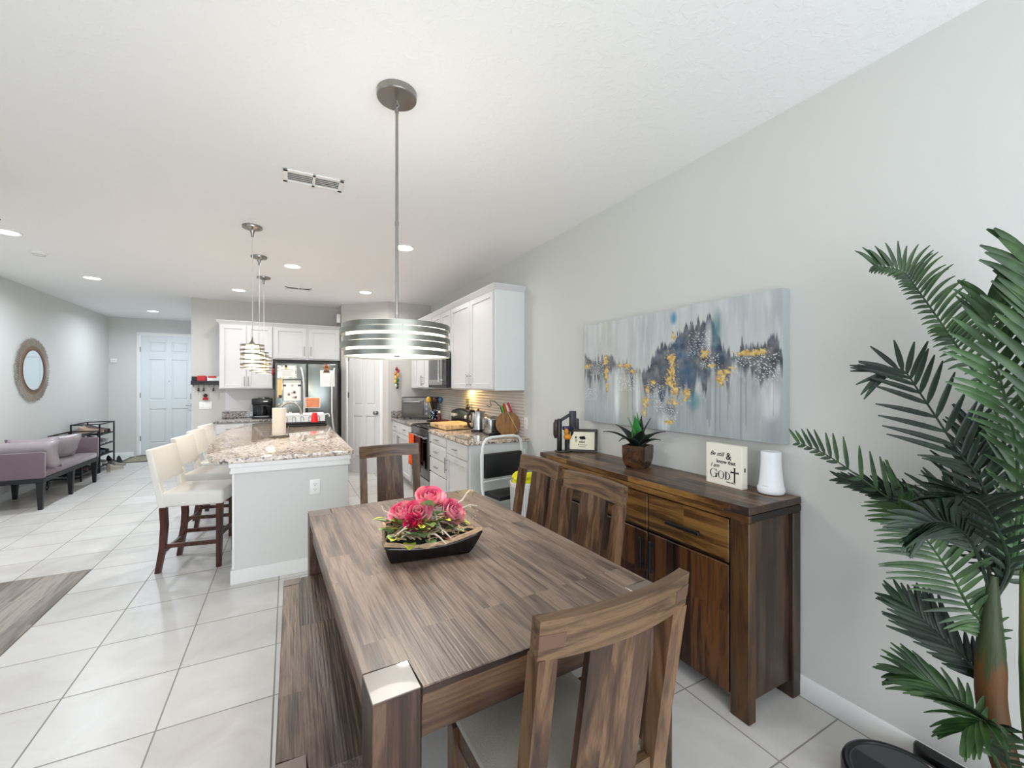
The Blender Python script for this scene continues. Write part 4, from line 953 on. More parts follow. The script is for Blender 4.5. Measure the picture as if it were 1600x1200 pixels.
TA = R(2.27)
tb = thing('dining_table', 'brown plank-top dining table with square corner legs in the middle foreground', 'table', (.610, 1.750, 0), TA)
hx_, hy_, lg = .4825, .797, .112
m = MB()
a_, b_, g_ = hx_, hy_, lg
m.prism([(-a_, -b_ + g_), (-a_ + g_, -b_ + g_), (-a_ + g_, -b_), (a_ - g_, -b_), (a_ - g_, -b_ + g_), (a_, -b_ + g_), (a_, b_ - g_), (a_ - g_, b_ - g_), (a_ - g_, b_), (-a_ + g_, b_), (-a_ + g_, b_ - g_), (-a_, b_ - g_)], .722, .760, bev=.002)
m.build('table_top', W_top, tb)
for sx_ in (-1, 1):
    for sy_ in (-1, 1):
        x0, y0 = sx_ * hx_, sy_ * hy_; x1, y1 = x0 - sx_ * (lg - .0015), y0 - sy_ * (lg - .0015)
        l_ = MB().box(x0, x1, y0, y1, 0, .757, .004).build('leg', W_leg, tb)
        MB().box(x0 - sx_ * .001, x1 + sx_ * .001, y0 - sy_ * .001, y1 + sy_ * .001, .7572, .7605, .0015).build('end_cap', M_cap, l_)
for sy_ in (-1, 1):
    m = MB(); m.box(-hx_ + lg, hx_ - lg, sy_ * (hy_ - .004), sy_ * (hy_ + .0008), .7215, .7575, .0005); m.build('edge_band', W_rail, tb)
    m = MB(); m.box(-hx_ + lg, hx_ - lg, sy_ * (hy_ - .012), sy_ * (hy_ - .037), .635, .720, .002); m.build('apron', W_rail, tb)
for sx_ in (-1, 1):
    m = MB(); m.box(sx_ * (hx_ - .012), sx_ * (hx_ - .037), -hy_ + lg, hy_ - lg, .635, .720, .002); m.build('apron', W_leg, tb)

bn = thing('dining_bench', 'rustic dark wooden bench along the left side of the dining table', 'bench', (.155, 1.79, 0), R(-.6))
bx, by, bl = .178, .615, .076
a_, b_, g_ = bx, by, bl
m = MB(); m.prism([(-a_, -b_ + g_), (-a_ + g_, -b_ + g_), (-a_ + g_, -b_), (a_ - g_, -b_), (a_ - g_, -b_ + g_), (a_, -b_ + g_), (a_, b_ - g_), (a_ - g_, b_ - g_), (a_ - g_, b_), (-a_ + g_, b_), (-a_ + g_, b_ - g_), (-a_, b_ - g_)], .425, .460, bev=.003); m.build('seat', W_bench, bn)
for sx_ in (-1, 1):
    for sy_ in (-1, 1):
        l_ = MB().box(sx_ * bx, sx_ * (bx - bl + .0015), sy_ * by, sy_ * (by - bl + .0015), 0, .4575, .003).build('leg', W_leg, bn)
        MB().box(sx_ * (bx - .001), sx_ * (bx - bl + .003), sy_ * (by - .001), sy_ * (by - bl + .003), .4577, .4615, .0015).build('end_cap', plain('bench_end_cap', '#6f6259', .4, var=.1), l_)
for sx_ in (-1, 1): MB().box(sx_ * (bx - .012), sx_ * (bx - .034), -by + bl, by - bl, .355, .424, .002).build('apron', W_leg, bn)
for sy_ in (-1, 1): MB().box(-bx + bl, bx - bl, sy_ * (by - .012), sy_ * (by - .034), .355, .424, .002).build('apron', W_rail, bn)

def make_chair():
    """local: facing +y, back at -y"""
    c = thing('dining_chair', '', 'chair')
    yb = lambda z: -.205 - max(0, z - .45) * .155 - (0.06 * max(0, .45 - z))   # rear post centre line
    cv = lambda x: -.030 * (1 - (x / .222) ** 2)                                 # crest curve, bulges backwards
    # seat cushion
    m = MB()
    def top(u, v):
        x = (-1 + 2 * u) * .208; y = -.20 + .435 * v
        e = max(abs(2 * u - 1), abs(2 * v - 1)); 
        return (x * (1 - .0 * v), y, .462 + .026 * (1 - e ** 6))
    m.grid(top, 15, 15)
    m.box(-.208, .208, -.20, .235, .435, .463, .006, 2)
    m.build('seat', M_seat, c)
    m = MB(); m.box(-.20, .20, .185, .207, .375, .434); m.box(-.20, .20, -.205, -.183, .375, .434); m.box(-.205, -.183, -.2, .2, .375, .434); m.box(.183, .205, -.2, .2, .375, .434); m.build('seat_frame', W_chx, c)
    for s in (-1, 1):
        x0, x1 = s * .222, s * .174
        if x0 > x1: x0, x1 = x1, x0
        m = MB(); zz = [0, .2, .45, .60, .75, .895]
        for a, b in zip(zz, zz[1:]):
            d0, d1 = .021 if a > .5 else .024, .021 if b > .5 else .024
            ya, yb_ = yb(a) + .012, yb(b) + .012
            m.hexa([(x0, ya - d0, a), (x1, ya - d0, a), (x1, ya + d0, a), (x0, ya + d0, a)], [(x0, yb_ - d1, b), (x1, yb_ - d1, b), (x1, yb_ + d1, b), (x0, yb_ + d1, b)])
        bmesh.ops.remove_doubles(m.bm, verts=m.bm.verts, dist=.0005); m.build('back_post', W_ch, c)
        m = MB(); m.box(x0, x1, .175, .222, 0, .434, .003); m.build('leg', W_ch, c)
        MB().box(s * .188, s * .208, -.2, .18, .14, .18, .002).build('stretcher', W_ch, c)
    # crest rail, curved in plan
    m = MB(); n = 16; th = .015
    def ring(x):
        y = yb(.93) + cv(x) + .014
        return [(x, y - th + .002, .893), (x, y + th + .002, .893), (x, y + th - .010, .980), (x, y - th - .010, .980)]
    for k in range(n):
        a, b = -.2225 + .445 * k / n, -.2225 + .445 * (k + 1) / n
        A, B = ring(a), ring(b); m._add(A + B, [(0, 1, 5, 4), (1, 2, 6, 5), (2, 3, 7, 6), (3, 0, 4, 7)] + ([(3, 2, 1, 0)] if k == 0 else []) + ([(4, 5, 6, 7)] if k == n - 1 else []))
    bmesh.ops.remove_doubles(m.bm, verts=m.bm.verts, dist=.0002)
    cr = m.build('crest_rail', W_chx, c)
    for s in (-1, 1):      # through-tenon ends
        for f_ in (-1, 1):
            m = MB(); q = (s * .165, s * .2232); y0_, y1_ = [yb(.93) + .014 + cv(q_) - .0025 + f_ * (th - .005) for q_ in q]; e = .0055; k_ = .0046
            m.hexa([(q[0], y0_ - e, .918), (q[1], y1_ - e, .918), (q[1], y1_ + e, .918), (q[0], y0_ + e, .918)], [(q[0], y0_ - e - k_, .950), (q[1], y1_ - e - k_, .950), (q[1], y1_ + e - k_, .950), (q[0], y0_ + e - k_, .950)], .0008)
            m.build('tenon', plain('tenon_brown', '#5a4030', .45, var=.15), cr)
    # splat, gently curved, slightly wider at the bottom
    m = MB(); nx, nz = 6, 8; t2 = .009
    def pt(i, k, o_):
        z = .455 + (.893 - .455) * k / nz; w_ = .094 + .006 * (1 - k / nz); x = -w_ + 2 * w_ * i / nx
        return (x, yb(z) + .012 + cv(x) * .8 + o_, z)
    for o_ in (-t2, t2): m.grid(lambda u, v: pt(round(u * nx), round(v * nz), o_), nx + 1, nz + 1)
    for i in (0, nx): m.grid(lambda u, v: pt(i, round(v * nz), -t2 + 2 * t2 * round(u)), 2, nz + 1)
    bmesh.ops.remove_doubles(m.bm, verts=m.bm.verts, dist=.0002)
    m.build('splat', W_ch, c)
    MB().box(-.175, .175, yb(.455) - .004, yb(.455) + .024, .435, .478, .002).build('lower_rail', W_chx, c)
    return c
ch0 = make_chair()
for i, (x, y, a, lb) in enumerate([(.655, 1.000, 1.5, 'brown wooden dining chair in the near foreground seen from behind'), (1.115, 2.225, 90, 'brown slat-back dining chair at the far half of table side by the sideboard'),
        (1.075, 1.655, 91, 'brown slat-back dining chair at the near half of table side by the sideboard'), (.695, 3.03, 180, 'dark wooden dining chair at the far end of the table by island')]):
    if i == 0: ch0.location = (x, y, 0); ch0.rotation_euler.z = R(a); ch0['label'] = lb; ch0['group'] = 'dining chairs'
    else: copy_tree(ch0, (x, y, 0), R(a), lb)

# ------------------------------------------------------------------ sideboard
sb = thing('sideboard', 'long dark acacia sideboard against the right wall under the painting', 'sideboard', (0, 0, 0))
X0, X1, Y0, Y1 = 1.720, 2.112, 1.092, 2.756
m = MB(); m.box(X0, X1, Y0 + .09, Y1 - .09, .892, .925, .002)
for a, b in ((Y0, Y0 + .09), (Y1 - .09, Y1)): m.box(X0, X1, a, b, .893, .925, .002)
m.build('top', W_sidet, sb)
MB().box(X0, X0 + .018, Y0, Y1, .858, .889, .0015).build('front_rail', W_sideh, sb)
m = MB(); m.box(X0 - .0015, X0 + .001, Y0 + .088, Y1 - .088, .893, .9235, .0005); m.build('front_edge', W_sideh, sb)
for ya, yb2 in ((Y0 - .0012, Y0 + .001), (Y1 - .001, Y1 + .0012)): MB().box(X0 + .001, X1 - .001, ya, yb2, .893, .924, .0005).build('end_edge', W_sidee, sb)
m = MB(); m.box(X0 - .0008, X0 + .014, Y0 - .0008, Y0 + .12, .8895, .8955); m.box(X0 + .018, X1, Y0 + .0, Y0 + .03, .858, .889); m.build('joint_band', M_dark, sb); MB().box(X0 + .018, X1, Y1 - .03, Y1, .858, .889).build('joint_band', M_dark, sb)
for (y0, y1) in ((Y0, Y0 + .088), (Y1 - .088, Y1)):
    MB().box(X0, X0 + .050, y0, y1, 0, .857, .004).build('leg', W_sleg, sb)
    MB().box(X1 - .060, X1, y0, y1, 0, .857, .004).build('leg', W_sidee, sb)
for y0 in (Y0 + .020, Y1 - .045): MB().box(X0 + .050, X1 - .060, y0, y0 + .025, .075, .857, .002).build('end_panel', W_sidee, sb)
m = MB(); m.box(X0 + .035, X1 - .01, Y0 + .046, Y1 - .046, .09, .857); m.build('carcass', M_dark, sb)
for z0, z1 in ((.905, .917), (.866, .878)): MB().box(X1 - .075, X1 + .0005, Y0 - .001, Y0 + .003, z0 - .008, z1 + .004, .001).build('tenon', M_dark, sb)
yc = [Y0 + .094, Y0 + .572, Y0 + 1.086, Y1 - .094]
for k in range(3):
    a, b = yc[k] + .004, yc[k + 1] - .004
    d = MB().box(X0 + .006, X0 + .03, a, b, .655, .850, .003).build('drawer_front', W_sideh, sb)
    cyy = (a + b) / 2
    m = MB(); m.box(X0 - .022, X0 - .008, cyy - .10, cyy + .10, .735, .753, .002); m.box(X0 - .01, X0 + .007, cyy - .085, cyy - .07, .738, .75); m.box(X0 - .01, X0 + .007, cyy + .07, cyy + .085, .738, .75); m.build('handle', M_blackm, d)
    d = MB().box(X0 + .006, X0 + .03, a, b, .075, .645, .003).build('door', W_side, sb)
    hy2 = (b - .03) if k == 0 else (a + .03)
    m = MB(); m.box(X0 - .022, X0 - .008, hy2 - .008, hy2 + .008, .44, .61, .002); m.box(X0 - .01, X0 + .007, hy2 - .005, hy2 + .005, .455, .47); m.box(X0 - .01, X0 + .007, hy2 - .005, hy2 + .005, .58, .595); m.build('handle', M_blackm, d)

# ---- things on the sideboard
SZ = .9255
# box sign
sg = thing('word_sign', 'square cream box sign reading Be still and know that I am God on the sideboard', 'sign', (1.993, 1.505, SZ), R(-94))
SW, SH = .212, .212
MB().box(0, SW, 0, .042, 0, SH, .002).build('box', plain('cream_sign', '#f2eddf', .6, var=.015), sg)
MB().box(SW - .0005, SW + .001, .018, .026, .085, .105).build('keyhole', M_ink, sg)
def text_mesh(s, size, shear=0.0, bold=0.0, sx=1.0):
    cu = bpy.data.curves.new('txt', 'FONT'); cu.body = s; cu.size = size; cu.shear = shear; cu.offset = bold; cu.extrude = .0006; cu.align_x = 'CENTER'
    o = bpy.data.objects.new('txt', cu); COL.objects.link(o)
    dg = bpy.context.evaluated_depsgraph_get(); me = bpy.data.meshes.new_from_object(o.evaluated_get(dg))
    bpy.data.objects.remove(o); bpy.data.curves.remove(cu)
    for v in me.vertices: v.co = Vector((v.co.x * sx, -v.co.z, v.co.y))
    return me
def put_text(s, size, x, z, par, name='lettering', shear=0, bold=0, sx=1.0, mat=None):
    me = text_mesh(s, size, shear, bold, sx); me.materials.clear(); me.materials.append(mat or M_ink)
    o = bpy.data.objects.new(name, me); o.location = (x, -.0008, z); o.parent = par; COL.objects.link(o); return o
put_text('Be still', .032, .068, .150, sg, 'lettering', .4, .0, .95)
put_text('&', .050, .138, .138, sg, 'lettering', 0, .0004)
put_text('know that', .027, .122, .114, sg, 'lettering', 0, .0003)
put_text('I am', .030, .055, .089, sg, 'lettering', .45, .0)
put_text('Psalm 46:10', .0095, .150, .020, sg, 'lettering', .3, .0001, 1.1)
# GOD in a serif hand: thick/thin bowls
m = MB()
def bowl(cx, cz, rx, rz, thick, thin, a0=0, a1=360, n=40):
    ks = range(n + 1); o_, i_ = [], []
    for k in ks:
        a = R(a0 + (a1 - a0) * k / n); th_ = thin + (thick - thin) * abs(math.cos(a)) ** 1.5
        o_.append((cx + rx * math.cos(a), cz + rz * math.sin(a))); i_.append((cx + (rx - th_) * math.cos(a), cz + (rz - thin) * math.sin(a)))
    for k in range(n):
        m._add([(o_[k][0], -.0012, o_[k][1]), (o_[k + 1][0], -.0012, o_[k + 1][1]), (i_[k + 1][0], -.0012, i_[k + 1][1]), (i_[k][0], -.0012, i_[k][1])], [(0, 1, 2, 3)])
bowl(.048, .056, .022, .023, .007, .002, 40, 350); m.box(.061, .069, -.0012, -.0004, .036, .056); m.box(.055, .074, -.0012, -.0004, .0545, .057); m.box(.0655, .068, -.0012, -.0004, .065, .079)
bowl(.094, .054, .019, .021, .007, .0018)
m.box(.119, .126, -.0012, -.0004, .034, .074); m.box(.116, .130, -.0012, -.0004, .034, .0362); m.box(.116, .130, -.0012, -.0004, .0718, .074); bowl(.126, .054, .022, .020, .007, .0022, -90, 90)
m.build('lettering', M_ink, sg)
m = MB(); m.box(.169, .176, -.0014, -.0004, .030, .100); m.box(.152, .193, -.0014, -.0004, .074, .081)
for a_ in ((.167, .178, .097, .101), (.167, .178, .028, .032), (.150, .154, .072, .083), (.191, .195, .072, .083)): m.box(a_[0], a_[1], -.0014, -.0004, a_[2], a_[3])
m.build('cross_print', M_ink, sg)
# mesh router
ro = thing('wifi_router', 'tall white tapered router standing at the near end of the sideboard', 'router', (2.045, 1.190, SZ))
MB().lathe([(0, 0), (.045, 0), (.054, .004), (.058, .012), (.059, .022), (.057, .034), (.0545, .036), (.0535, .040), (.052, .05), (.0475, .09), (.0445, .13), (.043, .17), (.043, .196), (.0415, .200), (.038, .2015), (.036, .199), (0, .199)], 48).build('shell', plain('router_white', '#f0f2f6', .35, var=.01), ro)
MB().box(-.014, .014, -.0005, .0005, .041, .0425).build('mark', plain('grey_mark', '#a8abb0', .5), ro, loc=(-.0528, -.004, 0), rotz=R(-85))
# succulent in a square pot
sp = thing('potted_succulent', 'dark green agave plant in a brown square tapered pot on the sideboard', 'potted plant', (1.952, 1.965, SZ), R(24))
m = MB(); prof = [(.052, 0), (.060, .012), (.070, .045), (.0735, .09), (.0735, .140), (.067, .140), (.066, .118)]
vs = []; rows = []
for r_, z_ in prof: rows.append(len(vs)); vs += [(r_, r_, z_), (-r_, r_, z_), (-r_, -r_, z_), (r_, -r_, z_)]
fs = [(3, 2, 1, 0)] + [(a + k, a + (k + 1) % 4, b + (k + 1) % 4, b + k) for a, b in zip(rows, rows[1:]) for k in range(4)]
m._add(vs, fs); m.build('pot', wood('pot_wood', '#28170f', '#4a2f1e', '#6c4a2c', 'x', 'z', .2, .6, .25, var=.2, bump=.05), sp, smooth=25)
MB().box(-.067, .067, -.067, .067, .105, .120).build('soil', plain('dark_soil', '#17120e', .9, bump=.5), sp)
def agave_leaf(L_, w_, az, tilt, droop, mat):
    m = MB(); n = 14; L_ *= 1.15; w_ *= 1.55; tilt += R(9)
    def f(u, v):
        t_ = v; ww = w_ * (math.sin(math.pi * min(1, .18 + .82 * t_ ** .8)) ** .75) * (1 - t_ ** 3)
        ang = tilt - droop * t_ * t_; 
        # integrate the spine
        x = z = 0; st_ = 12
        for q in range(st_):
            a_ = tilt - droop * ((q + .5) / st_ * t_) ** 2; x += math.cos(a_) * L_ * t_ / st_; z += math.sin(a_) * L_ * t_ / st_
        s_ = (u * 2 - 1); cup = .35 * ww * s_ * s_
        nx_, nz_ = -math.sin(ang), math.cos(ang)
        return (x + nx_ * cup, s_ * ww, z + nz_ * cup)
    m.grid(f, 7, n); o = m.build('leaf', mat, sp, loc=(0, 0, .115), rotz=az)
    md = o.modifiers.new('s', 'SOLIDIFY'); md.thickness = .004; return o
M_ag = plain('agave_dark', '#17221c', .35, var=.25, scale=14); M_ag2 = plain('agave_bright', '#2f7a33', .35, var=.3, scale=14)
rr = random.Random(2)
for k, (az, ti, L_, w_, dr, mm) in enumerate([(0, 40, .21, .026, 40, 0), (50, 48, .19, .028, 30, 0), (100, 42, .20, .027, 35, 0), (150, 34, .22, .026, 50, 0), (195, 30, .21, .025, 65, 0), (235, 42, .19, .028, 35, 0), (285, 40, .20, .026, 45, 0), (325, 32, .21, .025, 55, 0),
        (25, 66, .19, .026, 10, 0), (80, 72, .185, .026, 5, 1), (140, 68, .18, .026, 10, 1), (210, 70, .19, .027, 8, 1), (270, 74, .17, .026, 5, 0), (310, 64, .185, .025, 12, 0), (180, 82, .20, .022, 4, 1), (0, 84, .18, .020, 4, 1)]):
    agave_leaf(L_ * (.66 if (az < 60 or az > 300) and ti < 60 else 1), w_, R(az - 24), R(ti), R(dr), M_ag2 if mm else M_ag)
# picture frame
pf = thing('photo_frame', 'small dark desk frame holding a printed certificate on the sideboard', 'picture frame', (1.99, 2.585, SZ), R(-42))
FM = Matrix.Rotation(R(-14), 4, 'X')
FW, FH = .232, .180; bw = .022
m = MB(); m.M = FM
for a in ((-FW / 2, FW / 2, 0, bw), (-FW / 2, FW / 2, FH - bw, FH), (-FW / 2, -FW / 2 + bw, bw, FH - bw), (FW / 2 - bw, FW / 2, bw, FH - bw)): m.box(a[0], a[1], -.008, .008, a[2], a[3], .004, 2)
m.build('frame', plain('dark_pewter_frame', '#2c2a2c', .35, .2), pf)
m = MB(); m.M = FM; m.box(-FW / 2 + bw - .002, FW / 2 - bw + .002, -.001, .003, bw - .002, FH - bw + .002); m.build('certificate', plain('ivory_print_paper', '#eee9cf', .3), pf)
m = MB(); m.M = FM
for (a, b, c_, d_) in ((-.055, -.042, .105, .122), (-.05, -.044, .078, .10), (-.03, .035, .108, .111), (-.012, .012, .095, .098), (-.022, -.014, .073, .086), (-.011, -.004, .073, .086), (-.001, .006, .073, .086), (.009, .018, .073, .086), (-.03, -.022, .054, .063), (-.018, .038, .056, .060), (-.025, .03, .042, .045)): m.box(a, b, -.0016, -.0008, c_, d_)
m.build('print', plain('dark_olive_print', '#4a4a38', .8), pf)
m = MB(); m.bar((.0, .012, .12), (.02, .085, .003), .04, .004, (0, 1, 1)); m.build('easel_leg', M_black, pf)
# black stand gadget
gd = thing('headset_stand', 'black stand with a padded arm and head at the far end of the sideboard', 'stand', (1.875, 2.700, SZ), R(-15))
MB().box(-.045, .16, -.055, .02, 0, .012, .004, 2).build('base', M_black, gd)
m = MB(); m.box(-.032, .004, -.02, .012, .010, .255, .008, 2); m.build('post', M_black, gd)
m = MB(); m.tube([(-.045, -.024, .11), (-.05, -.024, .14), (-.05, -.024, .22), (-.042, -.024, .25)], [.016, .021, .021, .014], 12, flat=(1, 0, 0)); m.build('paddle', plain('brown_black_pad', '#2a1b18', .4), gd)
MB().bar((-.015, 0, .235), (.085, 0, .292), .022, .022, bev=.004).build('arm', plain('charcoal', '#3a3a40', .5), gd)
MB().box(.072, .118, -.03, .02, .19, .315, .006, 2).build('head', MATS['charcoal'], gd); MB().box(.112, .142, -.026, .016, .155, .255, .006, 2).build('pack', MATS['charcoal'], gd)
MB().box(.075, .10, -.02, .01, .010, .2, .003).build('rear_post', M_black, gd)
bb = thing('toy_figure', 'yellow and purple small object held on the black stand', 'toy', (1.912, 2.690, SZ + .085), R(-15))
m = MB(); m.sphere((.01, -.015, .03), .03, 14, 10, 1.1, .8, .8); m.sphere((.0, -.015, .07), .02, 12, 8, 1, 1, 1.3); m.build('body', plain('amber_yellow', '#e0952e', .35, var=.2), bb)
MB().box(-.025, .05, -.02, .012, .082, .112, .006, 2).build('top', plain('deep_purple', '#2c1a55', .4), bb); MB().cyl((.01, -.01, -.085), .02, .085 - .085, .092, 14).build('support', M_black, bb)
# ------------------------------------------------------------------ flower bowl on the table
fb = thing('flower_arrangement', 'arrangement of pink roses, twigs and leaves in a dark square dish on the dining table', 'flower arrangement', (.515, 1.722, .764), R(-8))
m = MB()
lo_ = [(-.148, -.108), (.150, -.108), (.13, .12), (-.13, .12)]; mid = [(-.14, -.115), (.15, -.115), (.14, .14), (-.135, .14)]
hi_ = [(-.172, -.128, .068), (.200, -.135, .090), (.18, .155, .07), (-.165, .155, .078)]
# smooth sagging rim: interpolate edges between raised corners
def rim(t_, lvl):
    k = int(t_ * 4) % 4; f = t_ * 4 - int(t_ * 4); a, b = hi_[k], hi_[(k + 1) % 4]; p, q = lo_[k], lo_[(k + 1) % 4]
    sag = 1 - .35 * math.sin(math.pi * f); bulge = 1 + .03 * math.sin(math.pi * f)
    X = (a[0] + (b[0] - a[0]) * f) * bulge; Y = (a[1] + (b[1] - a[1]) * f) * bulge; Z = (a[2] + (b[2] - a[2]) * f) * sag
    x = p[0] + (q[0] - p[0]) * f; y = p[1] + (q[1] - p[1]) * f
    return (x + (X - x) * lvl ** .8, y + (Y - y) * lvl ** .8, .002 + Z * lvl)
m.grid(lambda u, v: rim(u % 1, v), 48, 7, cu=True); m._add([(*p, .002) for p in lo_], [(0, 1, 2, 3)])
o = m.build('dish', plain('black_lacquer_dish', '#100c0c', .22, coat=.2), fb); sm = o.modifiers.new('s', 'SOLIDIFY'); sm.thickness = .006; sm.offset = 1
m = MB(); rr = random.Random(21)
pts = [rim(k / 48, 1.02) for k in range(48)]
for lay in range(3):
    m.tube([(p[0] * (1 - .02 * lay) + rr.uniform(-.004, .004), p[1] * (1 - .02 * lay) + rr.uniform(-.004, .004), p[2] + .002 + .003 * lay + rr.uniform(-.003, .003)) for p in pts], [rr.uniform(.003, .007) for _ in pts], 6, closed=True)
m.build('bark_rim', plain('driftwood_tan', '#a98f72', .85, var=.45, scale=60, bump=.6, bscale=200), fb)
# mossy bark filling the dish
m = MB()
for k in range(170):
    x, y = rr.uniform(-.152, .155), .012 + rr.uniform(-.125, .13); z = .074 + rr.uniform(-.01, .02)
    b = rr.random() * 3.14; L_ = rr.uniform(.012, .03)
    m.tube([(x - L_ * math.cos(b), y - L_ * math.sin(b), z), (x, y, z + .004), (x + L_ * math.cos(b), y + L_ * math.sin(b), z)], rr.uniform(.002, .004), 5)
o = m.build('bark_filling', MATS['driftwood_tan'], fb); o['kind'] = 'stuff'
m = MB(); pf_ = [rim(k / 32, .86) for k in range(32)]; m._add([(0, .01, .078)] + pf_, [(0, 1 + k, 1 + (k + 1) % 32) for k in range(32)]); m.build('foam', plain('dark_moss', '#1d2216', .9), fb)
M_tw = plain('pale_twig', '#b3a596', .7, var=.25, scale=30)
tw = [[(-.02, .02, .10), (-.07, -.05, .075), (-.115, -.12, .075)], [(.0, .05, .11), (.03, -.04, .085), (.075, -.14, .055)], [(-.01, .03, .12), (.06, -.03, .09), (.115, -.10, .07)], [(.02, .06, .17), (.035, 0, .115), (.05, -.10, .06)],
      [(-.14, -.02, .05), (-.08, .0, .095), (.0, .03, .11)], [(-.155, -.10, .06), (-.06, -.02, .10), (.04, .02, .12)], [(-.03, -.05, .06), (.02, -.10, .065), (.05, -.165, .045)], [(.10, .03, .12), (.16, .04, .15), (.20, .05, .19), (.215, .05, .185)], [(.12, .02, .11), (.19, .03, .13), (.225, .02, .125)], [(-.12, .05, .10), (-.165, .06, .13), (-.18, .06, .155)]]
m = MB()
for p in tw:
    q = []
    for k in range(len(p) - 1):
        for s in range(4): q.append(Vector(p[k]).lerp(Vector(p[k + 1]), s / 4) + Vector((rr.uniform(-.003, .003), rr.uniform(-.003, .003), rr.uniform(-.002, .002))))
    q.append(Vector(p[-1])); q = [v_ + Vector((0, 0, .022)) for v_ in q]; m.tube(q, [.0048 - .0022 * k / len(q) for k in range(len(q))], 6)
for k in range(16):
    p = Vector((.19 + rr.uniform(-.03, .04), .04 + rr.uniform(-.02, .03), .12 + rr.uniform(-.05, .04))); m.sphere(tuple(p), .0035, 6, 4); m.tube([p, (.17, .04, .14)], .0008, 4)
m.build('twigs', M_tw, fb)
def leaf_mesh(m, p, d, up, L_, w_, fold=.3):
    d = Vector(d).normalized(); s = d.cross(Vector(up)).normalized(); n_ = s.cross(d)
    def f(u, v):
        a = u * 2 - 1; ww = w_ * math.sin(math.pi * min(.999, .04 + .93 * v ** .85)) ** .8
        return Vector(p) + d * L_ * v + s * a * ww + n_ * (fold * ww * abs(a) - .25 * L_ * v * v)
    m.grid(f, 5, 9)
M_l1 = plain('sage_leaf', '#7d9a63', .55, var=.2, scale=30); M_l2 = plain('lime_leaf', '#b9c23a', .5, var=.25, scale=25); M_l3 = plain('olive_leaf_mix', '#5d6e2a', .55, var=.4, scale=30); M_l4 = plain('bronze_leaf', '#7a4436', .55, var=.3, scale=30)
lv = [((-.15, -.02, .085), (-.5, -.5, .6), .06, .028, M_l1), ((-.14, .05, .09), (-.7, .1, .6), .06, .026, M_l1), ((-.13, -.09, .08), (-.3, -.8, .5), .055, .026, M_l2), ((-.03, -.10, .08), (-.2, -.6, .6), .06, .027, M_l1), ((-.11, -.06, .07), (-.5, -.5, .5), .07, .03, M_l1), ((-.12, -.09, .06), (-.8, -.4, .1), .055, .022, M_l2), ((-.06, -.07, .08), (-.2, -.6, .5), .085, .034, M_l1), ((-.08, -.09, .06), (-.1, -.8, .2), .06, .022, M_l2), ((-.13, .0, .08), (-.7, -.2, .5), .06, .025, M_l3),
      ((.0, .03, .13), (.1, -.3, .9), .075, .030, M_l1), ((.03, .02, .12), (.4, -.5, .5), .07, .028, M_l1), ((.05, -.02, .11), (.3, -.5, .3), .06, .022, M_l2), ((.08, -.04, .08), (.5, -.6, .25), .075, .028, M_l1), ((.11, -.06, .07), (.7, -.3, .1), .06, .022, M_l4),
      ((.06, -.08, .06), (.2, -.8, .3), .055, .022, M_l4), ((.0, -.08, .06), (.0, -.9, .1), .05, .02, M_l1), ((.13, .02, .10), (.8, .1, .5), .045, .018, M_l2), ((.12, .0, .09), (.8, -.4, .2), .06, .02, M_l2), ((-.03, .0, .12), (-.6, -.4, .3), .06, .026, M_l3), ((.0, -.03, .11), (.1, -.6, .2), .055, .024, M_l3),
      ((-.17, .04, .13), (-.6, .0, .1), .04, .012, M_l2), ((-.10, .06, .10), (-.7, .3, .5), .06, .026, M_l3), ((.1, .10, .1), (.5, .5, .5), .06, .025, M_l3), ((.02, .10, .11), (.0, .6, .6), .06, .025, M_l1), ((-.06, .11, .09), (-.3, .6, .4), .06, .025, M_l3), ((-.02, -.05, .09), (.2, -.7, .5), .05, .02, M_l2), ((.21, .05, .18), (.2, .1, .6), .03, .008, M_l3)]
for k in range(22):
    a = rr.uniform(-3.3, .2); q = rr.uniform(.03, .12); lv.append(((q * math.cos(a) * 1.1, .01 + q * math.sin(a) * .8, rr.uniform(.075, .115)), (math.cos(a) + rr.uniform(-.4, .4), math.sin(a), rr.uniform(.1, .9)), rr.uniform(.035, .055), rr.uniform(.014, .020), rr.choice((M_l1, M_l3, M_l3, M_l2, M_l4))))
for k, (p, d, L_, w_, mm) in enumerate(lv):
    m = MB(); leaf_mesh(m, p, d, (.1, .2, 1), L_ * 1.12, w_ * 1.12); m.build('leaf', mm, fb)
t = NT('pink_rose_petal'); lw = t.n('ShaderNodeTexNoise', {'Vector': t.obj(), 'Scale': 26.0, 'Detail': 2}).outputs[0]
t.setp(color=t.ramp(lw, [(.28, '#c81a52'), (.42, '#d94f79'), (.55, '#e08494'), (.72, '#e0a896')]), rough=.6, sheen=.3)
M_rose = t.m
def rose(c, r, tilt, mat=M_rose):
    m = MB(); m.M = Matrix.Translation(c) @ Matrix.Rotation(tilt[0], 4, 'X') @ Matrix.Rotation(tilt[1], 4, 'Y'); k = 0
    for ring_, (n_, rad, hgt, open_) in enumerate([(3, .30, 1.05, -.10), (4, .52, 1.0, .02), (5, .75, .92, .16), (6, .95, .78, .34)]):
        for i in range(n_):
            a0 = 2 * math.pi * i / n_ + ring_ * .7; span = 2 * math.pi / n_ * .78
            def f(u, v, a0=a0, span=span, rad=rad, hgt=hgt, open_=open_):
                s = u * 2 - 1; a = a0 + s * span; e = 1 - .25 * s * s * v
                rr_ = r * rad * (math.sin(math.pi * (.12 + .45 * v)) + open_ * v * v * 1.3)
                return (rr_ * math.cos(a), rr_ * math.sin(a), r * (-.75 + 1.6 * v * hgt * e))
            m.grid(f, 7, 7)
    o = m.build('rose', mat, fb, smooth=60); return o
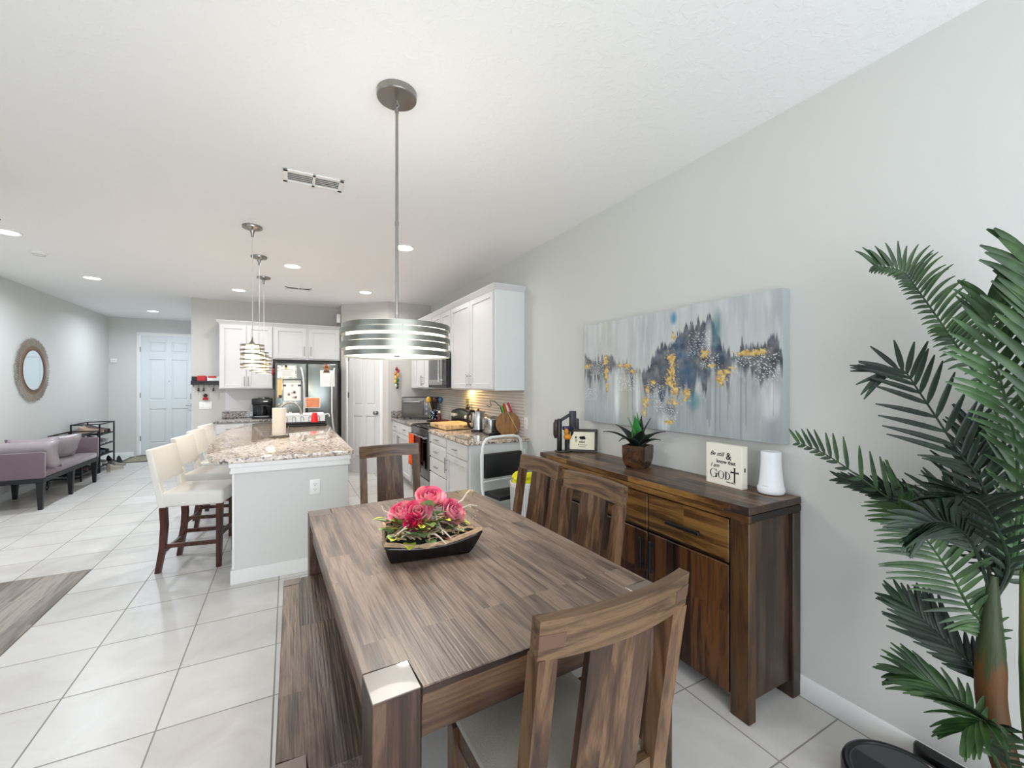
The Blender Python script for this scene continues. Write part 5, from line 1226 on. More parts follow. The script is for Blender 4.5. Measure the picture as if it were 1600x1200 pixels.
rose((-.095, .035, .140), .043, (.45, -.35)); rose((-.035, .005, .143), .044, (.7, -.1)); rose((-.058, -.035, .122), .030, (.9, -.5), plain('deep_pink_petal', '#cf2458', .55, var=.3, scale=30)); rose((.025, .075, .178), .052, (.45, .1)); rose((.108, .01, .132), .044, (.85, .5))
M_sep = plain('sepal_green', '#8a9a35', .6, var=.4, scale=40)
for c_, r_ in (((-.100, .03, .118), .042), ((-.03, -.005, .118), .04), ((.02, .07, .15), .04), ((.11, .015, .10), .036)):
    m = MB()
    for k in range(7): leaf_mesh(m, c_, (math.cos(k * .9), math.sin(k * .9), .35), (0, 0, 1), r_ * 1.2, r_ * .4)
    m.build('sepals', M_sep, fb)

# ------------------------------------------------------------------ abstract painting
def vnoise(x, y, s=0): return noise.noise(Vector((x, y, s)))
def fbm(x, y, s=0, o=4):
    v = 0; a = 1; t_ = 0
    for k in range(o): v += a * noise.noise(Vector((x, y, s + 7 * k))); t_ += a; a *= .5; x *= 2; y *= 2
    return v / t_
ART_Y0, ART_Y1, ART_Z0, ART_Z1 = 1.145, 2.645, 1.163, 1.905
pa = thing('abstract_painting', 'wide abstract canvas in greys, navy and gold hanging on the right wall', 'painting', (2.083, 1.145, 1.163))
NU, NV = 420, 210
def mixc(a, b, t_): t_ = max(0, min(1, t_)); return tuple(a[i] + (b[i] - a[i]) * t_ for i in range(3))
L = {k: srgb(v)[:3] for k, v in dict(bg='#b4babd', bg2='#cdd1d0', bg3='#9ba4a8', warm='#b9b8a6', low='#8f9b9f', navy='#2b3b4f', dark='#2c3038', blue='#33567a', teal='#4f7f86', gold='#c09440', gold2='#e3cb8a', white='#eef1f2', grey='#6d757d', sky='#4d8fb8', tq='#3f8c94').items()}
# control heights, u from 0 = left end in the photo (far) to 1 = right end (near): top and bottom of the dark band
TOP = [(0, .70), (.05, .66), (.1, .62), (.16, .68), (.2, .68), (.24, .60), (.3, .59), (.36, .54), (.41, .50), (.44, .52), (.47, .62), (.50, .72), (.54, .70), (.58, .74), (.60, .80), (.64, .86), (.68, .85), (.71, .88), (.75, .90), (.79, .68), (.83, .60), (.87, .64), (.90, .68), (.94, .66), (.97, .74), (1, .60)]
BOT = [(0, .42), (.05, .44), (.1, .42), (.16, .45), (.2, .48), (.25, .54), (.3, .50), (.36, .44), (.41, .38), (.45, .30), (.48, .30), (.52, .26), (.56, .30), (.60, .36), (.65, .32), (.7, .38), (.75, .44), (.8, .46), (.86, .48), (.92, .42), (1, .44)]
def lerp_t(T_, u):
    for (a, x), (b, y) in zip(T_, T_[1:]):
        if u <= b: return x + (y - x) * (u - a) / (b - a)
    return T_[-1][1]
GOLD = [(.165, .62, .020, .05), (.17, .50, .016, .07), (.175, .36, .010, .05), (.27, .56, .026, .016), (.31, .555, .028, .02), (.35, .50, .02, .015), (.425, .22, .018, .05), (.415, .13, .012, .03), (.435, .33, .012, .03), (.465, .40, .018, .022),
        (.575, .78, .012, .03), (.565, .60, .020, .04), (.57, .50, .020, .05), (.56, .40, .026, .05), (.585, .33, .020, .03), (.575, .24, .026, .028), (.55, .05 + .02, .020, .022), (.635, .30, .014, .05), (.72, .62, .016, .04), (.745, .52, .014, .016), (.785, .44, .020, .05), (.81, .475, .016, .014), (.875, .60, .03, .02), (.92, .60, .03, .022), (.02, .57, .02, .02), (.045, .58, .01, .01), (.83, .50, .014, .012)]
SPL = [(.02, .60, .05, .06), (.10, .55, .05, .08), (.05, .28, .05, .06), (.30, .40, .06, .07), (.48, .33, .05, .06), (.52, .20, .05, .05), (.69, .70, .05, .09), (.74, .56, .04, .06), (.95, .50, .04, .09), (.30, .52, .05, .03), (.9, .56, .06, .05), (.56, .14, .04, .04)]
def art(u, v):
    str_ = fbm(u * 22, v * 1.6, 1, 4); str2 = fbm(u * 60, v * 3.5, 5, 3); cl_ = fbm(u * 4, v * 3, 9, 3)
    c = mixc(L['bg'], L['bg2'], .5 + 1.3 * str_); c = mixc(c, L['bg3'], max(0, .35 - v) * 1.2 + max(0, -cl_) * .5)
    c = mixc(c, L['warm'], max(0, cl_) * .9 * (1 if u < .6 else .5)); c = mixc(c, L['white'], max(0, str2) * .6)
    if v < .45: c = mixc(c, L['low'], (.45 - v) * .9 + .2 * max(0, cl_))
    jag = .10 * abs(fbm(u * 40, 0, 3, 3)) * 2 + .07 * abs(vnoise(u * 130, 0, 2)) + .02 * vnoise(u * 300, v * 9, 5)
    top = lerp_t(TOP, u) + jag - .03; bot = lerp_t(BOT, u) - .04 + .34 * fbm(u * 34, 0, 13, 3)
    if bot < v < top:
        q = min((top - v) / .035, (v - bot) / .11, 1); q = min(1, q * 1.5) * (.88 + .5 * fbm(u * 30, v * 12, 17, 3)) 
        dk = mixc(L['dark'], L['grey'], .30 + 1.0 * fbm(u * 16, v * 9, 21, 3)); 
        if .42 < u < .85: dk = mixc(dk, L['navy'], .75 + .5 * cl_); dk = mixc(dk, L['blue'], max(0, fbm(u * 9, v * 7, 31, 2)) * 1.6)
        if u < .42: q *= .95
        c = mixc(c, dk, q)
    for (cu, cv_, ru, rv, k, st) in ((.575, .925, .016, .05, 'sky', 1), (.77, .80, .022, .13, 'teal', .75), (.67, .25, .03, .07, 'tq', .8), (.13, .42, .02, .10, 'teal', .5), (.30, .28, .03, .25, 'warm', .7), (.245, .30, .018, .25, 'white', .8), (.38, .28, .014, .2, 'white', .75), (.735, .74, .014, .12, 'white', .5), (.96, .28, .03, .12, 'white', .8), (.525, .06, .03, .09, 'white', .8), (.64, .46, .05, .10, 'blue', .7), (.555, .18, .03, .06, 'navy', .7), (.28, .82, .04, .2, 'bg2', .8)):
        d_ = ((u - cu) / ru) ** 2 + ((v - cv_) / rv) ** 2
        if d_ < 1.6: c = mixc(c, L[k], st * max(0, 1 - d_ * .6) * (1 + .8 * str2))
    if .38 < u and v < .46: c = mixc(c, L['grey'], .28 * max(0, .6 + fbm(u * 12, v * 4, 41, 3)))
    if 0 < bot - v < .22: c = mixc(c, L['grey'], (.22 - (bot - v)) * 2.2 * (.5 + fbm(u * 50, v * 3, 43, 3)))
    # vertical drips
    if v < .5:
        dr = vnoise(u * 90, 3.3, 4)
        if dr > .42 and v > .12 + .3 * vnoise(u * 90, 8, 2): c = mixc(c, L['grey'], .45)
    for (cu, cv_, ru, rv) in SPL:
        if abs(u - cu) < ru and abs(v - cv_) < rv:
            if noise.noise(Vector((u * 230, v * 120, 2))) > .33: c = mixc(c, L['white'], .95)
    for (cu, cv_, ru, rv) in GOLD:
        w_ = 1 + 1.5 * noise.noise(Vector((u * 45, v * 26, 6))) + 1.1 * noise.noise(Vector((u * 110, v * 60, 9)))
        d_ = ((u - cu) / ru) ** 2 + ((v - cv_) / rv) ** 2
        if d_ < .9 * w_ or (d_ < 3.2 and noise.noise(Vector((u * 150, v * 80, 12))) > .36):
            c = mixc(L['gold'], L['gold2'], .5 + 1.2 * noise.noise(Vector((u * 80, v * 50, 3))))
            if .9 * w_ > d_ > .75 * w_: c = mixc(c, L['dark'], .6)
    return c
W_, H_ = ART_Y1 - ART_Y0, ART_Z1 - ART_Z0
bm = bmesh.new(); col = []
vv = [[bm.verts.new((-.0205, W_ * j / (NU - 1), H_ * i / (NV - 1))) for j in range(NU)] for i in range(NV)]
for i in range(NV - 1):
    for j in range(NU - 1): bm.faces.new((vv[i][j], vv[i + 1][j], vv[i + 1][j + 1], vv[i][j + 1]))
me = bpy.data.meshes.new('painted_canvas'); bm.to_mesh(me); bm.free()
ca = me.color_attributes.new('paint', 'FLOAT_COLOR', 'POINT'); buf = []
for i in range(NV):
    for j in range(NU): buf += [*art(1 - j / (NU - 1), i / (NV - 1)), 1.0]
ca.data.foreach_set('color', buf)
t = NT('acrylic_paint'); va = t.n('ShaderNodeVertexColor', layer_name='paint').outputs[0]
t.setp(color=va, rough=.42); t.bump(t.noise(t.mapv(t.obj(), (1, 60, 14)), 1.0, 4)[0], .25, .003)
me.materials.append(t.m); o = bpy.data.objects.new('painted_canvas', me); COL.objects.link(o); o.parent = pa
MB().box(-.020, .036, 0, W_, 0, H_, .001).build('stretcher_frame', plain('grey_canvas_edge', '#aeb6b6', .7, var=.06), pa)

# ------------------------------------------------------------------ folding step chair + bin in the gap
M_wt = plain('white_enamel_tube', '#eef0ee', .3, var=.01); M_bv = plain('black_vinyl', '#161819', .5, bump=.2, bscale=150)
fc = thing('step_chair', 'white tubular step stool chair with black vinyl back beside the counter end', 'chair', (1.72, 3.36, 0), R(8))
arch = [(-.215, 0, .0), (-.215, .0, .30), (-.215, .03, .62), (-.215, .03, .87), (-.205, .03, .925), (-.175, .03, .962), (-.125, .03, .975), (0, .03, .978), (.125, .03, .975), (.175, .03, .962), (.205, .03, .925), (.215, .03, .87), (.215, .03, .62), (.215, 0, .30), (.215, 0, 0)]
MB().tube(arch, .0125, 10).build('tube_frame', M_wt, fc)
m = MB(); m.box(-.202, .202, .0, .045, .62, .835, .012, 2); m.build('backrest', M_bv, fc)
m = MB()
for s in (-1, 1): m.tube([(s * .235, .02, .84), (s * .24, .0, .55), (s * .24, -.20, .02)], .010, 8)
m.tube([(-.24, -.19, .05), (.24, -.19, .05)], .009, 8); m.build('front_legs', M_wt, fc)
m = MB(); m.box(-.205, .205, -.22, .02, .475, .515, .012, 2); m.build('seat', M_bv, fc)
m = MB(); m.box(-.20, .20, -.26, -.08, .23, .25, .006); m.build('step', M_bv, fc)
m = MB(); m.cyl((0, 0, .60), .006, -.22, .22, 8, axis='x'); m.cyl((0, .0, .24), .006, -.23, .23, 8, axis='x'); m.cyl((0, -.1, .24), .006, -.23, .23, 8, axis='x'); m.build('cross_bar', M_wt, fc)
bi = thing('ribbed_bin', 'white ribbed bin behind the dining chairs at the sideboard far end', 'bin', (1.64, 2.88, 0))
m = MB(); n = 40
for k in range(n):
    a0, a1 = 2 * math.pi * k / n, 2 * math.pi * (k + 1) / n
m.lathe([(0, .01), (.075, .01), (.08, .0), (.100, .66), (.105, .67), (.105, .685), (.098, .685), (.078, .02), (0, .02)], 44); m.build('bin_body', M_plwhite, bi)
m = MB()
for k in range(30):
    a = 2 * math.pi * k / 30; m.bar((.084 * math.cos(a), .084 * math.sin(a), .05), (.102 * math.cos(a), .102 * math.sin(a), .65), .006, .006, (math.cos(a), math.sin(a), 0))
m.build('rib', plain('rib_grey', '#c9c9c9', .5), bi)
yc_ = thing('yellow_cloth', 'bright yellow cloths piled on top of the white ribbed bin', 'cloth', (1.64, 2.88, .66))
m = MB(); rr = random.Random(4)
m.lathe([(0, .055), (.05, .05), (.085, .03), (.09, .0), (0, 0)], 24)
for k in range(12):
    a = k * .55; m.sphere((.055 * math.cos(a), .055 * math.sin(a), .045 + rr.random() * .03), .03 + .012 * rr.random(), 10, 7, 1.2, .8, .6)
m.build('cloth', plain('bright_yellow', '#e6dd1e', .8, var=.2, scale=20), yc_)

# ------------------------------------------------------------------ entry and living side
M_vel = plain('dusty_mauve_velvet', '#6b5b62', .75, var=.16, scale=4, bump=.1, bscale=80, sheen=.6, sheenr=.35)
M_sat = plain('silver_mauve_satin', '#9c9195', .32, var=.2, scale=9, bump=.25, bscale=12)
se = thing('settee', 'long mauve velvet settee with black tapered legs against the left wall', 'settee', (0, 0, 0))
sx0, sx1, sy0, sy1 = -3.06, -2.475, 6.79, 8.40
MB().box(sx0, sx1, sy0, sy1, .315, .365, .004).build('base_rail', M_blackm, se)
MB().box(sx0 + .06, sx1, sy0 + .05, sy1 - .05, .366, .445, .025, 3).build('seat', M_vel, se)
MB().box(sx0, sx1 + .004, sy0, sy0 + .06, .366, .665, .012, 2).build('arm', M_vel, se); MB().box(sx0, sx1 + .004, sy1 - .06, sy1, .366, .665, .012, 2).build('arm', M_vel, se)
MB().box(sx0, sx0 + .08, sy0 + .0605, sy1 - .0605, .366, .665, .02, 2).build('backrest', M_vel, se)
for x in (sx0 + .04, sx1 - .035):
    for y in (sy0 + .04, (sy0 + sy1) / 2, sy1 - .04):
        m = MB(); a, b = .018, .032; m.hexa([(x - a, y - a, 0), (x + a, y - a, 0), (x + a, y + a, 0), (x - a, y + a, 0)], [(x - b, y - b, .315), (x + b, y - b, .315), (x + b, y + b, .315), (x - b, y + b, .315)], .002); m.build('leg', M_blackm, se)
def cushion(label, loc, w_, h_, th, rz, tilt, seed, grp='satin cushions on the settee'):
    c = thing('satin_cushion', label, 'cushion', loc, R(rz), grp); m = MB(); m.M = Matrix.Rotation(R(tilt), 4, 'X')
    def f(u, v, sg):
        a, b = u * 2 - 1, v * 2 - 1; e = (1 - a ** 4) * (1 - b ** 4); pin = 1 - .10 * (1 - abs(a * b)) * (max(abs(a), abs(b)) ** 6)
        return (a * w_ / 2 * pin, sg * (th / 2) * max(0, e) ** .45 + .01 * vnoise(a * 3 + seed, b * 3) * e, (b * h_ / 2) * pin + h_ / 2)
    m.grid(lambda u, v: f(u, v, 1), 17, 13); m.grid(lambda u, v: f(u, v, -1), 17, 13); bmesh.ops.remove_doubles(m.bm, verts=m.bm.verts, dist=.0008)
    m.build('cover', M_sat, c, smooth=80); return c
cushion('large satin mauve cushion nearest the camera over the near arm of the settee', (-2.69, 7.03, .450), .56, .36, .15, 8, 20, 1)
cushion('satin mauve cushion second from the near arm, standing behind the large one', (-2.74, 7.30, .448), .44, .36, .13, 14, 16, 2)
cushion('satin mauve cushion leaning on the back near the far arm of settee', (-2.74, 7.86, .448), .46, .34, .14, 66, 20, 3)
# mirror
mi = thing('sunburst_mirror', 'round mirror with a woven rattan sunburst frame on the left wall', 'mirror', (XL + .012, 8.19, 1.64))
MB().lathe([(0, .010), (.270, .010), (.272, .008), (.270, .0), (0, .0)], 60, axis='x').build('glass', plain('mirror_glass', '#e6ecee', .02, 1.0, var=0), mi)
MB().lathe([(.270, .0), (.270, .012), (.274, .016), (.286, .016), (.290, .012), (.290, .0)], 60, closed=True, axis='x').build('rim', plain('walnut_rim', '#5a3b2c', .4), mi)
m = MB(); MB_n = 96
m.lathe([(.288, .0), (.288, .012), (.345, .010), (.347, .0)], 60, closed=True, axis='x'); m.build('woven_band', plain('woven_rattan', '#7d6450', .8, var=.4, scale=50, bump=.6, bscale=150), mi)
m = MB()
for k in range(110):
    a = 2 * math.pi * k / 110; r1 = .425 + .022 * rr.random(); c_, s_ = math.cos(a), math.sin(a)
    m.bar((.008, .33 * c_, .33 * s_), (.008, r1 * c_, r1 * s_), .011, .006, (1, 0, 0))
m.build('ray', plain('bleached_rattan', '#988f84', .8, var=.35, scale=30), mi)
# shoe racks
def rack(label, y0, y1, top, lv):
    r_ = thing('shoe_rack', label, 'shoe rack', (0, 0, 0), 0, 'black metal shoe racks by the entry')
    x0, x1 = -3.04, -2.70; m = MB()
    for y in (y0, y1):
        for x in (x0, x1): m.box(x - .009, x + .009, y - .009, y + .009, 0, top)
        m.box(x0, x1, y - .008, y + .008, top - .016, top); m.box(x0, x1, y - .008, y + .008, .05, .066)
    m.box(x1 - .009, x1 + .009, y0, y1, top - .018, top); m.box(x0 - .009, x0 + .009, y0, y1, top - .018, top)
    m.build('frame', M_blackm, r_)
    for z in lv:
        m = MB(); m.box(x0, x1, y0, y1, z - .006, z, .001); m.box(x1 - .006, x1 + .008, y0, y1, z - .014, z + .006); m.build('shelf', plain('shelf_black', '#26262a', .6), r_)
rack('black metal shoe rack nearer the settee', 8.50, 9.14, .70, [.10, .28, .46])
rack('black metal shoe rack nearer the front door', 9.20, 9.84, .80, [.10, .28, .45, .62])
def shoe(label, x, y, z, rz, col, sole='#e9e6e0', high=0.0, L_=.27):
    s = thing('shoe', label, 'shoe', (x, y, z + .001), R(rz), 'shoes on and beside the racks'); n = 12
    def w(t_): return .036 + .012 * math.sin(math.pi * min(1, t_ * 1.1)) - .018 * max(0, t_ - .8) * 5 * .6
    m = MB()
    pts = [(L_ * t_, w(t_)) for t_ in [k / n for k in range(n + 1)]]; pts = [(a, b) for a, b in pts] + [(a, -b) for a, b in pts[::-1]]
    m.prism(pts, 0, .022, bev=.003); m.build('sole', plain('sole_' + sole[1:], sole, .6), s)
    m = MB()
    def f(u, v):
        t_ = u; h_ = .055 + (.045 + high) * (1 - min(1, t_ * 2.2)) + .02 * (1 - t_); a = math.pi * v; ww = w(t_) * .93 * (1 if t_ < .97 else .8)
        return (L_ * (.01 + .98 * t_), ww * math.cos(a), .020 + h_ * math.sin(a) ** .7 * (1 - .35 * max(0, t_ - .55) * 2))
    m.grid(f, n + 1, 11); m._add([f(0, k / 10) for k in range(11)], [tuple(range(11))]); m._add([f(1, k / 10) for k in range(11)], [tuple(range(11))[::-1]])
    m.build('upper', plain('shoe_' + col[1:], col, .6, var=.12), s); return s
for a in [('tan ballet shoe on the top shelf of the far rack', 9.30, .62, '#b89a84'), ('tan shoe second on the top shelf of the far rack', 9.43, .62, '#a98b76'), ('dark brown shoe third on top shelf of the far rack', 9.58, .62, '#5a4540'), ('charcoal shoe rightmost on the top shelf of the far rack', 9.72, .62, '#36343a'),
          ('white sneaker at left on the second shelf of far rack', 9.30, .45, '#d6d5d2'), ('white and black sneaker in the middle of second shelf, far rack', 9.46, .45, '#8a8a8c'), ('pale sneaker at right on the second shelf of far rack', 9.64, .45, '#c9c8c6'),
          ('teal shoe at left on the third shelf of the far rack', 9.32, .28, '#3f6468'), ('blue grey shoe in the middle of third shelf, far rack', 9.48, .28, '#56707c'), ('black shoe at right on the third shelf of the far rack', 9.66, .28, '#1d1f22'),
          ('white sandal at left on the lowest shelf of far rack', 9.32, .10, '#dcdcda'), ('grey sneaker at right on the lowest shelf of far rack', 9.56, .10, '#7c7a7a'),
          ('dark shoe at left on the lowest shelf of the near rack', 8.62, .10, '#2a2a2e'), ('dark red shoe beside the dark one on near rack lowest shelf', 8.80, .10, '#4a2426'), ('black shoe at right on the lowest shelf of near rack', 8.98, .10, '#202226'), ('grey shoe on the middle shelf of the near rack', 8.84, .28, '#5c5a5e')]:
    shoe(a[0], -2.985, a[1], a[2], 0, a[3], '#e4e2de' if a[3] in ('#d6d5d2', '#c9c8c6', '#dcdcda', '#7c7a7a', '#8a8a8c') else '#2a2826')
shoe('grey sneaker on the floor in front of the far rack', -2.62, 9.50, 0, 70, '#8d8883'); shoe('beige sneaker on the floor in front of the far rack, nearest the settee', -2.60, 9.22, 0, 65, '#a39c92', '#cfc8bc')
shoe('black boot on the floor between the far rack and the doormat', -2.80, 9.93, 0, 85, '#1c1c20', '#1c1c20', .05); shoe('second black boot on the floor beside the doormat', -2.66, 9.93, 0, 100, '#26262a', '#1c1c20', .03)
# doormat
dm = thing('doormat', 'grey green doormat with a dark border in front of the front door', 'rug', (-2.12, 10.50, 0))
MB().box(-.62, .62, -.38, .38, .0005, .010, .003).build('border', plain('dark_mat_border', '#666a60', .95, bump=.5, bscale=300), dm); MB().box(-.54, .54, -.31, .31, .0098, .0125).build('pile', plain('olive_mat', '#98947c', .95, var=.15, bump=.6, bscale=300), dm)
# cable loop + bag under settee
bg = thing('strap_loop', 'dark strap looping down under the settee beside its middle leg', 'strap', (-2.78, 7.72, .06))
MB().tube([(0, .0, .25), (0, -.03, .12), (0, -.025, .03), (0, .01, .0), (0, .045, .03), (0, .05, .12), (0, .03, .25)], .007, 8).build('strap', M_black, bg)

# ------------------------------------------------------------------ robot vacuum at its dock
rv = thing('robot_vacuum', 'round black robot vacuum with a glossy grey top docked by the right wall', 'robot vacuum', (1.870, .640, 0), R(150))
m = MB(); m.lathe([(0, .012), (.155, .012), (.168, .02), (.170, .030), (.170, .078), (.166, .088), (.158, .092), (.150, .090), (.147, .086), (0, .086)], 64); m.build('shell', plain('robot_black', '#111214', .25), rv)
m = MB(); m.lathe([(0, .0868), (.140, .0868), (.144, .0862)], 56); m.build('top_panel', plain('glossy_graphite', '#4b4e50', .12, .4), rv)
pts = [(.139 * math.cos(a), .139 * math.sin(a)) for a in [R(-62 + 124 * k / 20) for k in range(21)]]
MB().prism(pts + [(.055, .10), (.02, .05), (.02, -.05), (.055, -.10)], .0869, .0885, 'z').build('lid', plain('matte_black_lid', '#15171b', .45), rv)
MB().box(.050, .058, -.035, .035, .0886, .0900, .0005).build('handle_slot', plain('silver_line', '#d0d2d4', .3, .8), rv)
MB().lathe([(0, .0935), (.012, .093), (.022, .0886)], 28, (.012, .0, 0)).build('button', M_chrome, rv)
for y_ in (-.125, .125): MB().cyl((0, y_, .035), .035, -.012, .012, 20, axis='y').build('wheel', M_black, rv)
dk2 = thing('robot_dock', 'black charging dock against the baseboard behind the robot vacuum', 'charging dock', (2.090, .60, 0))
m = MB(); m.prism([(.014, -.085), (.014, .085)] + [(-.048 * math.cos(a) * 1.0 + .0, .085 * math.sin(a)) for a in [R(80 - 160 * k / 10) for k in range(11)]], .0, .105, bev=.012, seg=3); m.build('tower', M_black, dk2)

# ------------------------------------------------------------------ palm
PALM = {
'O':[(1.85,.429,.82),(1.80,.46,.98),(1.72,.50,1.04),(1.66,.54,1.02)],
'P':[(1.85,.429,.82),(1.88,.46,1.0),(1.92,.54,1.06),(1.92,.63,1.03)],
'A':[(1.917,.415,.908),(1.971,.42,1.133),(1.992,.455,1.368),(1.949,.523,1.559),(1.94,.561,1.646),(1.919,.618,1.775),(1.9,.654,1.845),(1.849,.713,1.873)],
'B':[(1.908,.397,.955),(1.871,.383,1.227),(1.816,.39,1.377),(1.759,.398,1.504),(1.744,.405,1.63),(1.735,.41,1.687)],
'C':[(1.896,.426,.947),(1.941,.47,1.126),(1.944,.526,1.231),(1.916,.609,1.415),(1.909,.657,1.5),(1.881,.707,1.491)],
'D':[(1.9,.424,.86),(1.949,.523,.956),(1.912,.622,1.008),(1.903,.684,1.036),(1.866,.816,1.14),(1.843,.886,1.186),(1.821,.954,1.212)],
'D2':[(1.941,.436,.855),(2.006,.538,.909),(1.998,.633,.993),(1.971,.704,1.037),(1.937,.779,1.067),(1.922,.843,1.078)],
'E':[(1.841,.433,.716),(1.823,.466,.767),(1.805,.498,.85),(1.78,.534,.931),(1.753,.571,1.004),(1.734,.604,1.059)],
'F':[(1.876,.437,.53),(1.877,.448,.552),(1.879,.504,.594),(1.875,.562,.64),(1.872,.609,.682),(1.872,.655,.7)],
'G':[(1.80,.403,.35),(1.785,.452,.467),(1.774,.503,.504),(1.767,.552,.52),(1.76,.601,.511)],
'H':[(1.856,.368,.901),(1.822,.33,1.17),(1.8,.308,1.45),(1.746,.314,1.651),(1.671,.331,1.796)],
'I':[(1.93,.402,.904),(1.99,.39,1.121),(2.03,.36,1.322),(2.04,.32,1.45)],
'J':[(1.846,.396,.929),(1.694,.398,1.099),(1.60,.412,1.15),(1.53,.43,1.15)],
'K':[(1.80,.38,.35),(1.70,.38,.50),(1.62,.39,.56),(1.56,.405,.55)],
'L':[(1.93,.427,.915),(1.98,.47,1.029),(2.03,.50,1.185),(2.05,.52,1.313)],
'M':[(1.93,.36,.855),(1.98,.30,.974),(2.0,.24,1.007),(2.0,.16,.984)],
'N':[(1.85,.34,.9),(1.76,.25,1.1),(1.68,.18,1.22),(1.6,.12,1.25)],
}
pm = thing('palm_plant', 'tall artificial palm with arching green fronds at the right edge', 'potted plant', (1.885, .335, 0))
PB = Vector((1.885, .335, 0))
MB().lathe([(0, 0), (.085, 0), (.09, .01), (.108, .20), (.112, .215), (.103, .215), (.10, .18), (0, .18)], 36).build('pot', plain('matte_black_pot', '#1b1b1d', .5), pm)
MB().lathe([(0, .192), (.101, .185), (.101, .181)], 24).build('soil', MATS['dark_soil'], pm)
t = NT('palm_trunk'); sx_ = t.n('ShaderNodeSeparateXYZ', {0: t.obj()}).outputs; nz = t.noise(t.mapv(t.obj(), (60, 60, 8)), 1, 4)[0]
zz = t.math('ADD', sx_[2], t.math('MULTIPLY', t.math('SUBTRACT', nz, .5), .25))
t.setp(color=t.mix(t.math('MULTIPLY', nz, .5), t.ramp(zz, [(0, '#4a3a1c'), (.35, '#452a08'), (.60, '#5c3808'), (.64, '#2c401c'), (.9, '#223a1a')]), '#2f1c08'), rough=.6); t.bump(nz, .6, .004); M_tr = t.m
for k_ in ('A', 'B', 'C', 'D', 'D2', 'I', 'J', 'L'): PALM[k_] = [(1.851, .429, .80)] + PALM[k_]
PALM['E'] = [(1.846, .43, .63)] + PALM['E']
def catmull(P_, n):
    P_ = [Vector(p) for p in P_]; out = []; m_ = len(P_) - 1
    for k in range(n + 1):
        t_ = k / n * m_; i = min(int(t_), m_ - 1); f = t_ - i; p0 = P_[max(i - 1, 0)]; p1 = P_[i]; p2 = P_[i + 1]; p3 = P_[min(i + 2, m_)]
        out.append(.5 * ((2 * p1) + (p2 - p0) * f + (2 * p0 - 5 * p1 + 4 * p2 - p3) * f * f + (3 * p1 - p0 - 3 * p2 + p3) * f ** 3))
    return out
tr1 = [(1.880, .36, .17), (1.864, .41, .35), (1.850, .43, .5), (1.846, .43, .62), (1.846, .43, .72), (1.852, .428, .88)]
MB().tube([Vector(p) - PB for p in catmull(tr1, 20)], [.034] * 12 + [.033, .031, .031, .029, .026, .022, .018, .014, .011], 14).build('trunk', M_tr, pm)
tr2 = [(1.90, .33, .17), (1.880, .358, .46), (1.872, .362, .72), (1.860, .368, .92)]
t = NT('green_trunk'); t.setp(color=t.ramp(t.noise(t.mapv(t.obj(), (50, 50, 6)), 1, 4)[0], [(.3, '#34491f'), (.5, '#566b2e'), (.7, '#7a6a38')]), rough=.6)
MB().tube([Vector(p) - PB for p in catmull(tr2, 16)], [.020] * 9 + [.021, .020, .019, .017, .015, .013, .011, .009], 12).build('trunk', t.m, pm)
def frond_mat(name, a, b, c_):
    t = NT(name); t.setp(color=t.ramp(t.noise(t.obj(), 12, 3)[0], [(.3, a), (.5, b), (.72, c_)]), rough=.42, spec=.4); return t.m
M_fd = frond_mat('frond_dark', '#0c1812', '#14261b', '#203822'); M_fm = frond_mat('frond_mid', '#172c15', '#27421e', '#3f5c2b'); M_fl = frond_mat('frond_light', '#2b4526', '#3f5d36', '#577350')
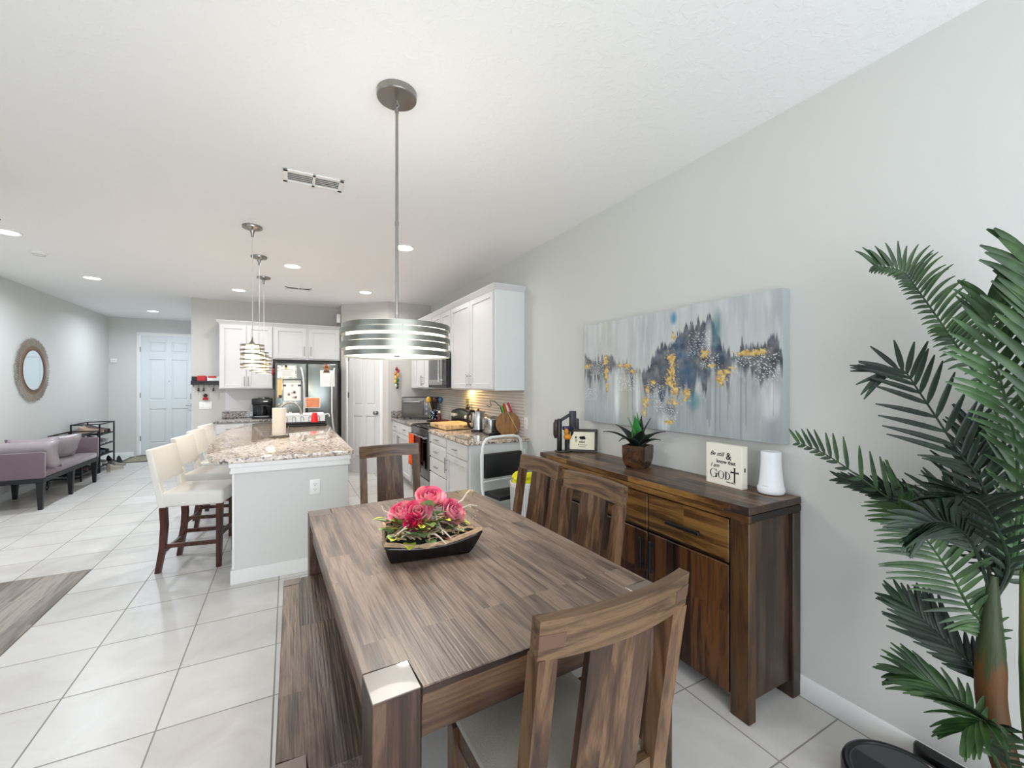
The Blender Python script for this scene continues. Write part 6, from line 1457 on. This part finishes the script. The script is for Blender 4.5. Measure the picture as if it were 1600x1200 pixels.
def frond(key, mat, ll=.20, lw=.0095, n=22, sideang=52, droop=.35, up=(0, 0, 1), start=.22, flip=0, asym=(1, 1), curl=0.0, tipf=.45):
    C_ = catmull(PALM[key], 60); rr = random.Random(ord(key[0]) * 7 + len(key)); m = MB()
    m.tube([p - PB for p in C_], [.0055 * (1 - .75 * k / 60) for k in range(61)], 6)
    for k in range(n):
        f = start + (1 - start) * (k + .5) / n; i = min(59, int(f * 60)); p = C_[i].lerp(C_[i + 1], f * 60 - i); tg = (C_[min(60, i + 2)] - C_[max(0, i - 1)]).normalized()
        U = Vector(up); sd = tg.cross(U); sd = sd.normalized() if sd.length > .05 else tg.orthogonal().normalized(); nn = sd.cross(tg).normalized()
        env = (math.sin(math.pi * (.16 + .84 * (1 - f) ** .9 * .62 + .0)) if f < 1 else 0); env = min(1, .35 + 1.1 * (f - start)) if f < .45 else (1 - (f - .45) * (1 - tipf) / .55)
        for s, am in ((-1, asym[0]), (1, asym[1])):
            if am <= 0: continue
            L_ = ll * env * am * rr.uniform(.9, 1.08); an = R(sideang - 26 * f + rr.uniform(-5, 5)); d = (tg * math.cos(an) + sd * s * math.sin(an) + nn * (.12 + rr.uniform(-.08, .08))).normalized()
            q = []; g = Vector((0, 0, -1)); dd_ = d.copy(); pp = p.copy(); st_ = 6
            bn_ = d.cross(nn).normalized()
            rows_ = []
            for j in range(st_ + 1):
                v = j / st_; w_ = lw * (math.sin(math.pi * (.08 + .88 * v ** .75)) ** .7) * (.75 + .35 * env)
                fn = bn_.cross(dd_).normalized()
                rows_.append((pp - bn_ * w_ + fn * w_ * .35, pp.copy(), pp + bn_ * w_ + fn * w_ * .35))
                dd_ = (dd_ + g * droop / st_ * (0.4 + v) + tg * curl / st_).normalized(); pp = pp + dd_ * L_ / st_
            vs_ = [x - PB for r_ in rows_ for x in r_]; fs_ = []
            for x in vs_:
                if x.x + PB.x > 2.105: x.x = 2.105 - PB.x
            for j in range(st_):
                a = j * 3; fs_ += [(a, a + 1, a + 4, a + 3), (a + 1, a + 2, a + 5, a + 4)]
            m._add(vs_, fs_)
    m.build('frond', mat, pm, smooth=50)
TOCAM = (-.8, -.5, .1)
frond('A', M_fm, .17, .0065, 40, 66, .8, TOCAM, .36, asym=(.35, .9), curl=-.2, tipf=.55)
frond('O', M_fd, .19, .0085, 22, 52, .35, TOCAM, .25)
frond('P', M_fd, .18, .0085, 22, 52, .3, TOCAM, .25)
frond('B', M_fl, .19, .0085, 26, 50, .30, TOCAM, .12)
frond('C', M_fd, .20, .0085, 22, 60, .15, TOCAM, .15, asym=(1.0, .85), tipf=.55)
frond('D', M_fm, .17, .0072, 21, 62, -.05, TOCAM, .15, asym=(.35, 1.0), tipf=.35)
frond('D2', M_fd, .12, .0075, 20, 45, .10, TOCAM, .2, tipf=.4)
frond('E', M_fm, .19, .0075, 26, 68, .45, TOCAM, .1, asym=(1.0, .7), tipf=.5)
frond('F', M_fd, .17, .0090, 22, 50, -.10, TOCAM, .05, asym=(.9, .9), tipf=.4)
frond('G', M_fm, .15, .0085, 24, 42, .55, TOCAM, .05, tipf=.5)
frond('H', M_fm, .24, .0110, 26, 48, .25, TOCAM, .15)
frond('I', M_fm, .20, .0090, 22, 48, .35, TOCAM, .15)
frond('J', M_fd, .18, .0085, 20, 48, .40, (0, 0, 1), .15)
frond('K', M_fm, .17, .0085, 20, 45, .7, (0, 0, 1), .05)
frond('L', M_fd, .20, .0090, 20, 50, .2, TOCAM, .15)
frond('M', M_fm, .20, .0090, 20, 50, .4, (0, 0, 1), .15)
frond('N', M_fm, .20, .0090, 20, 50, .4, (0, 0, 1), .15)
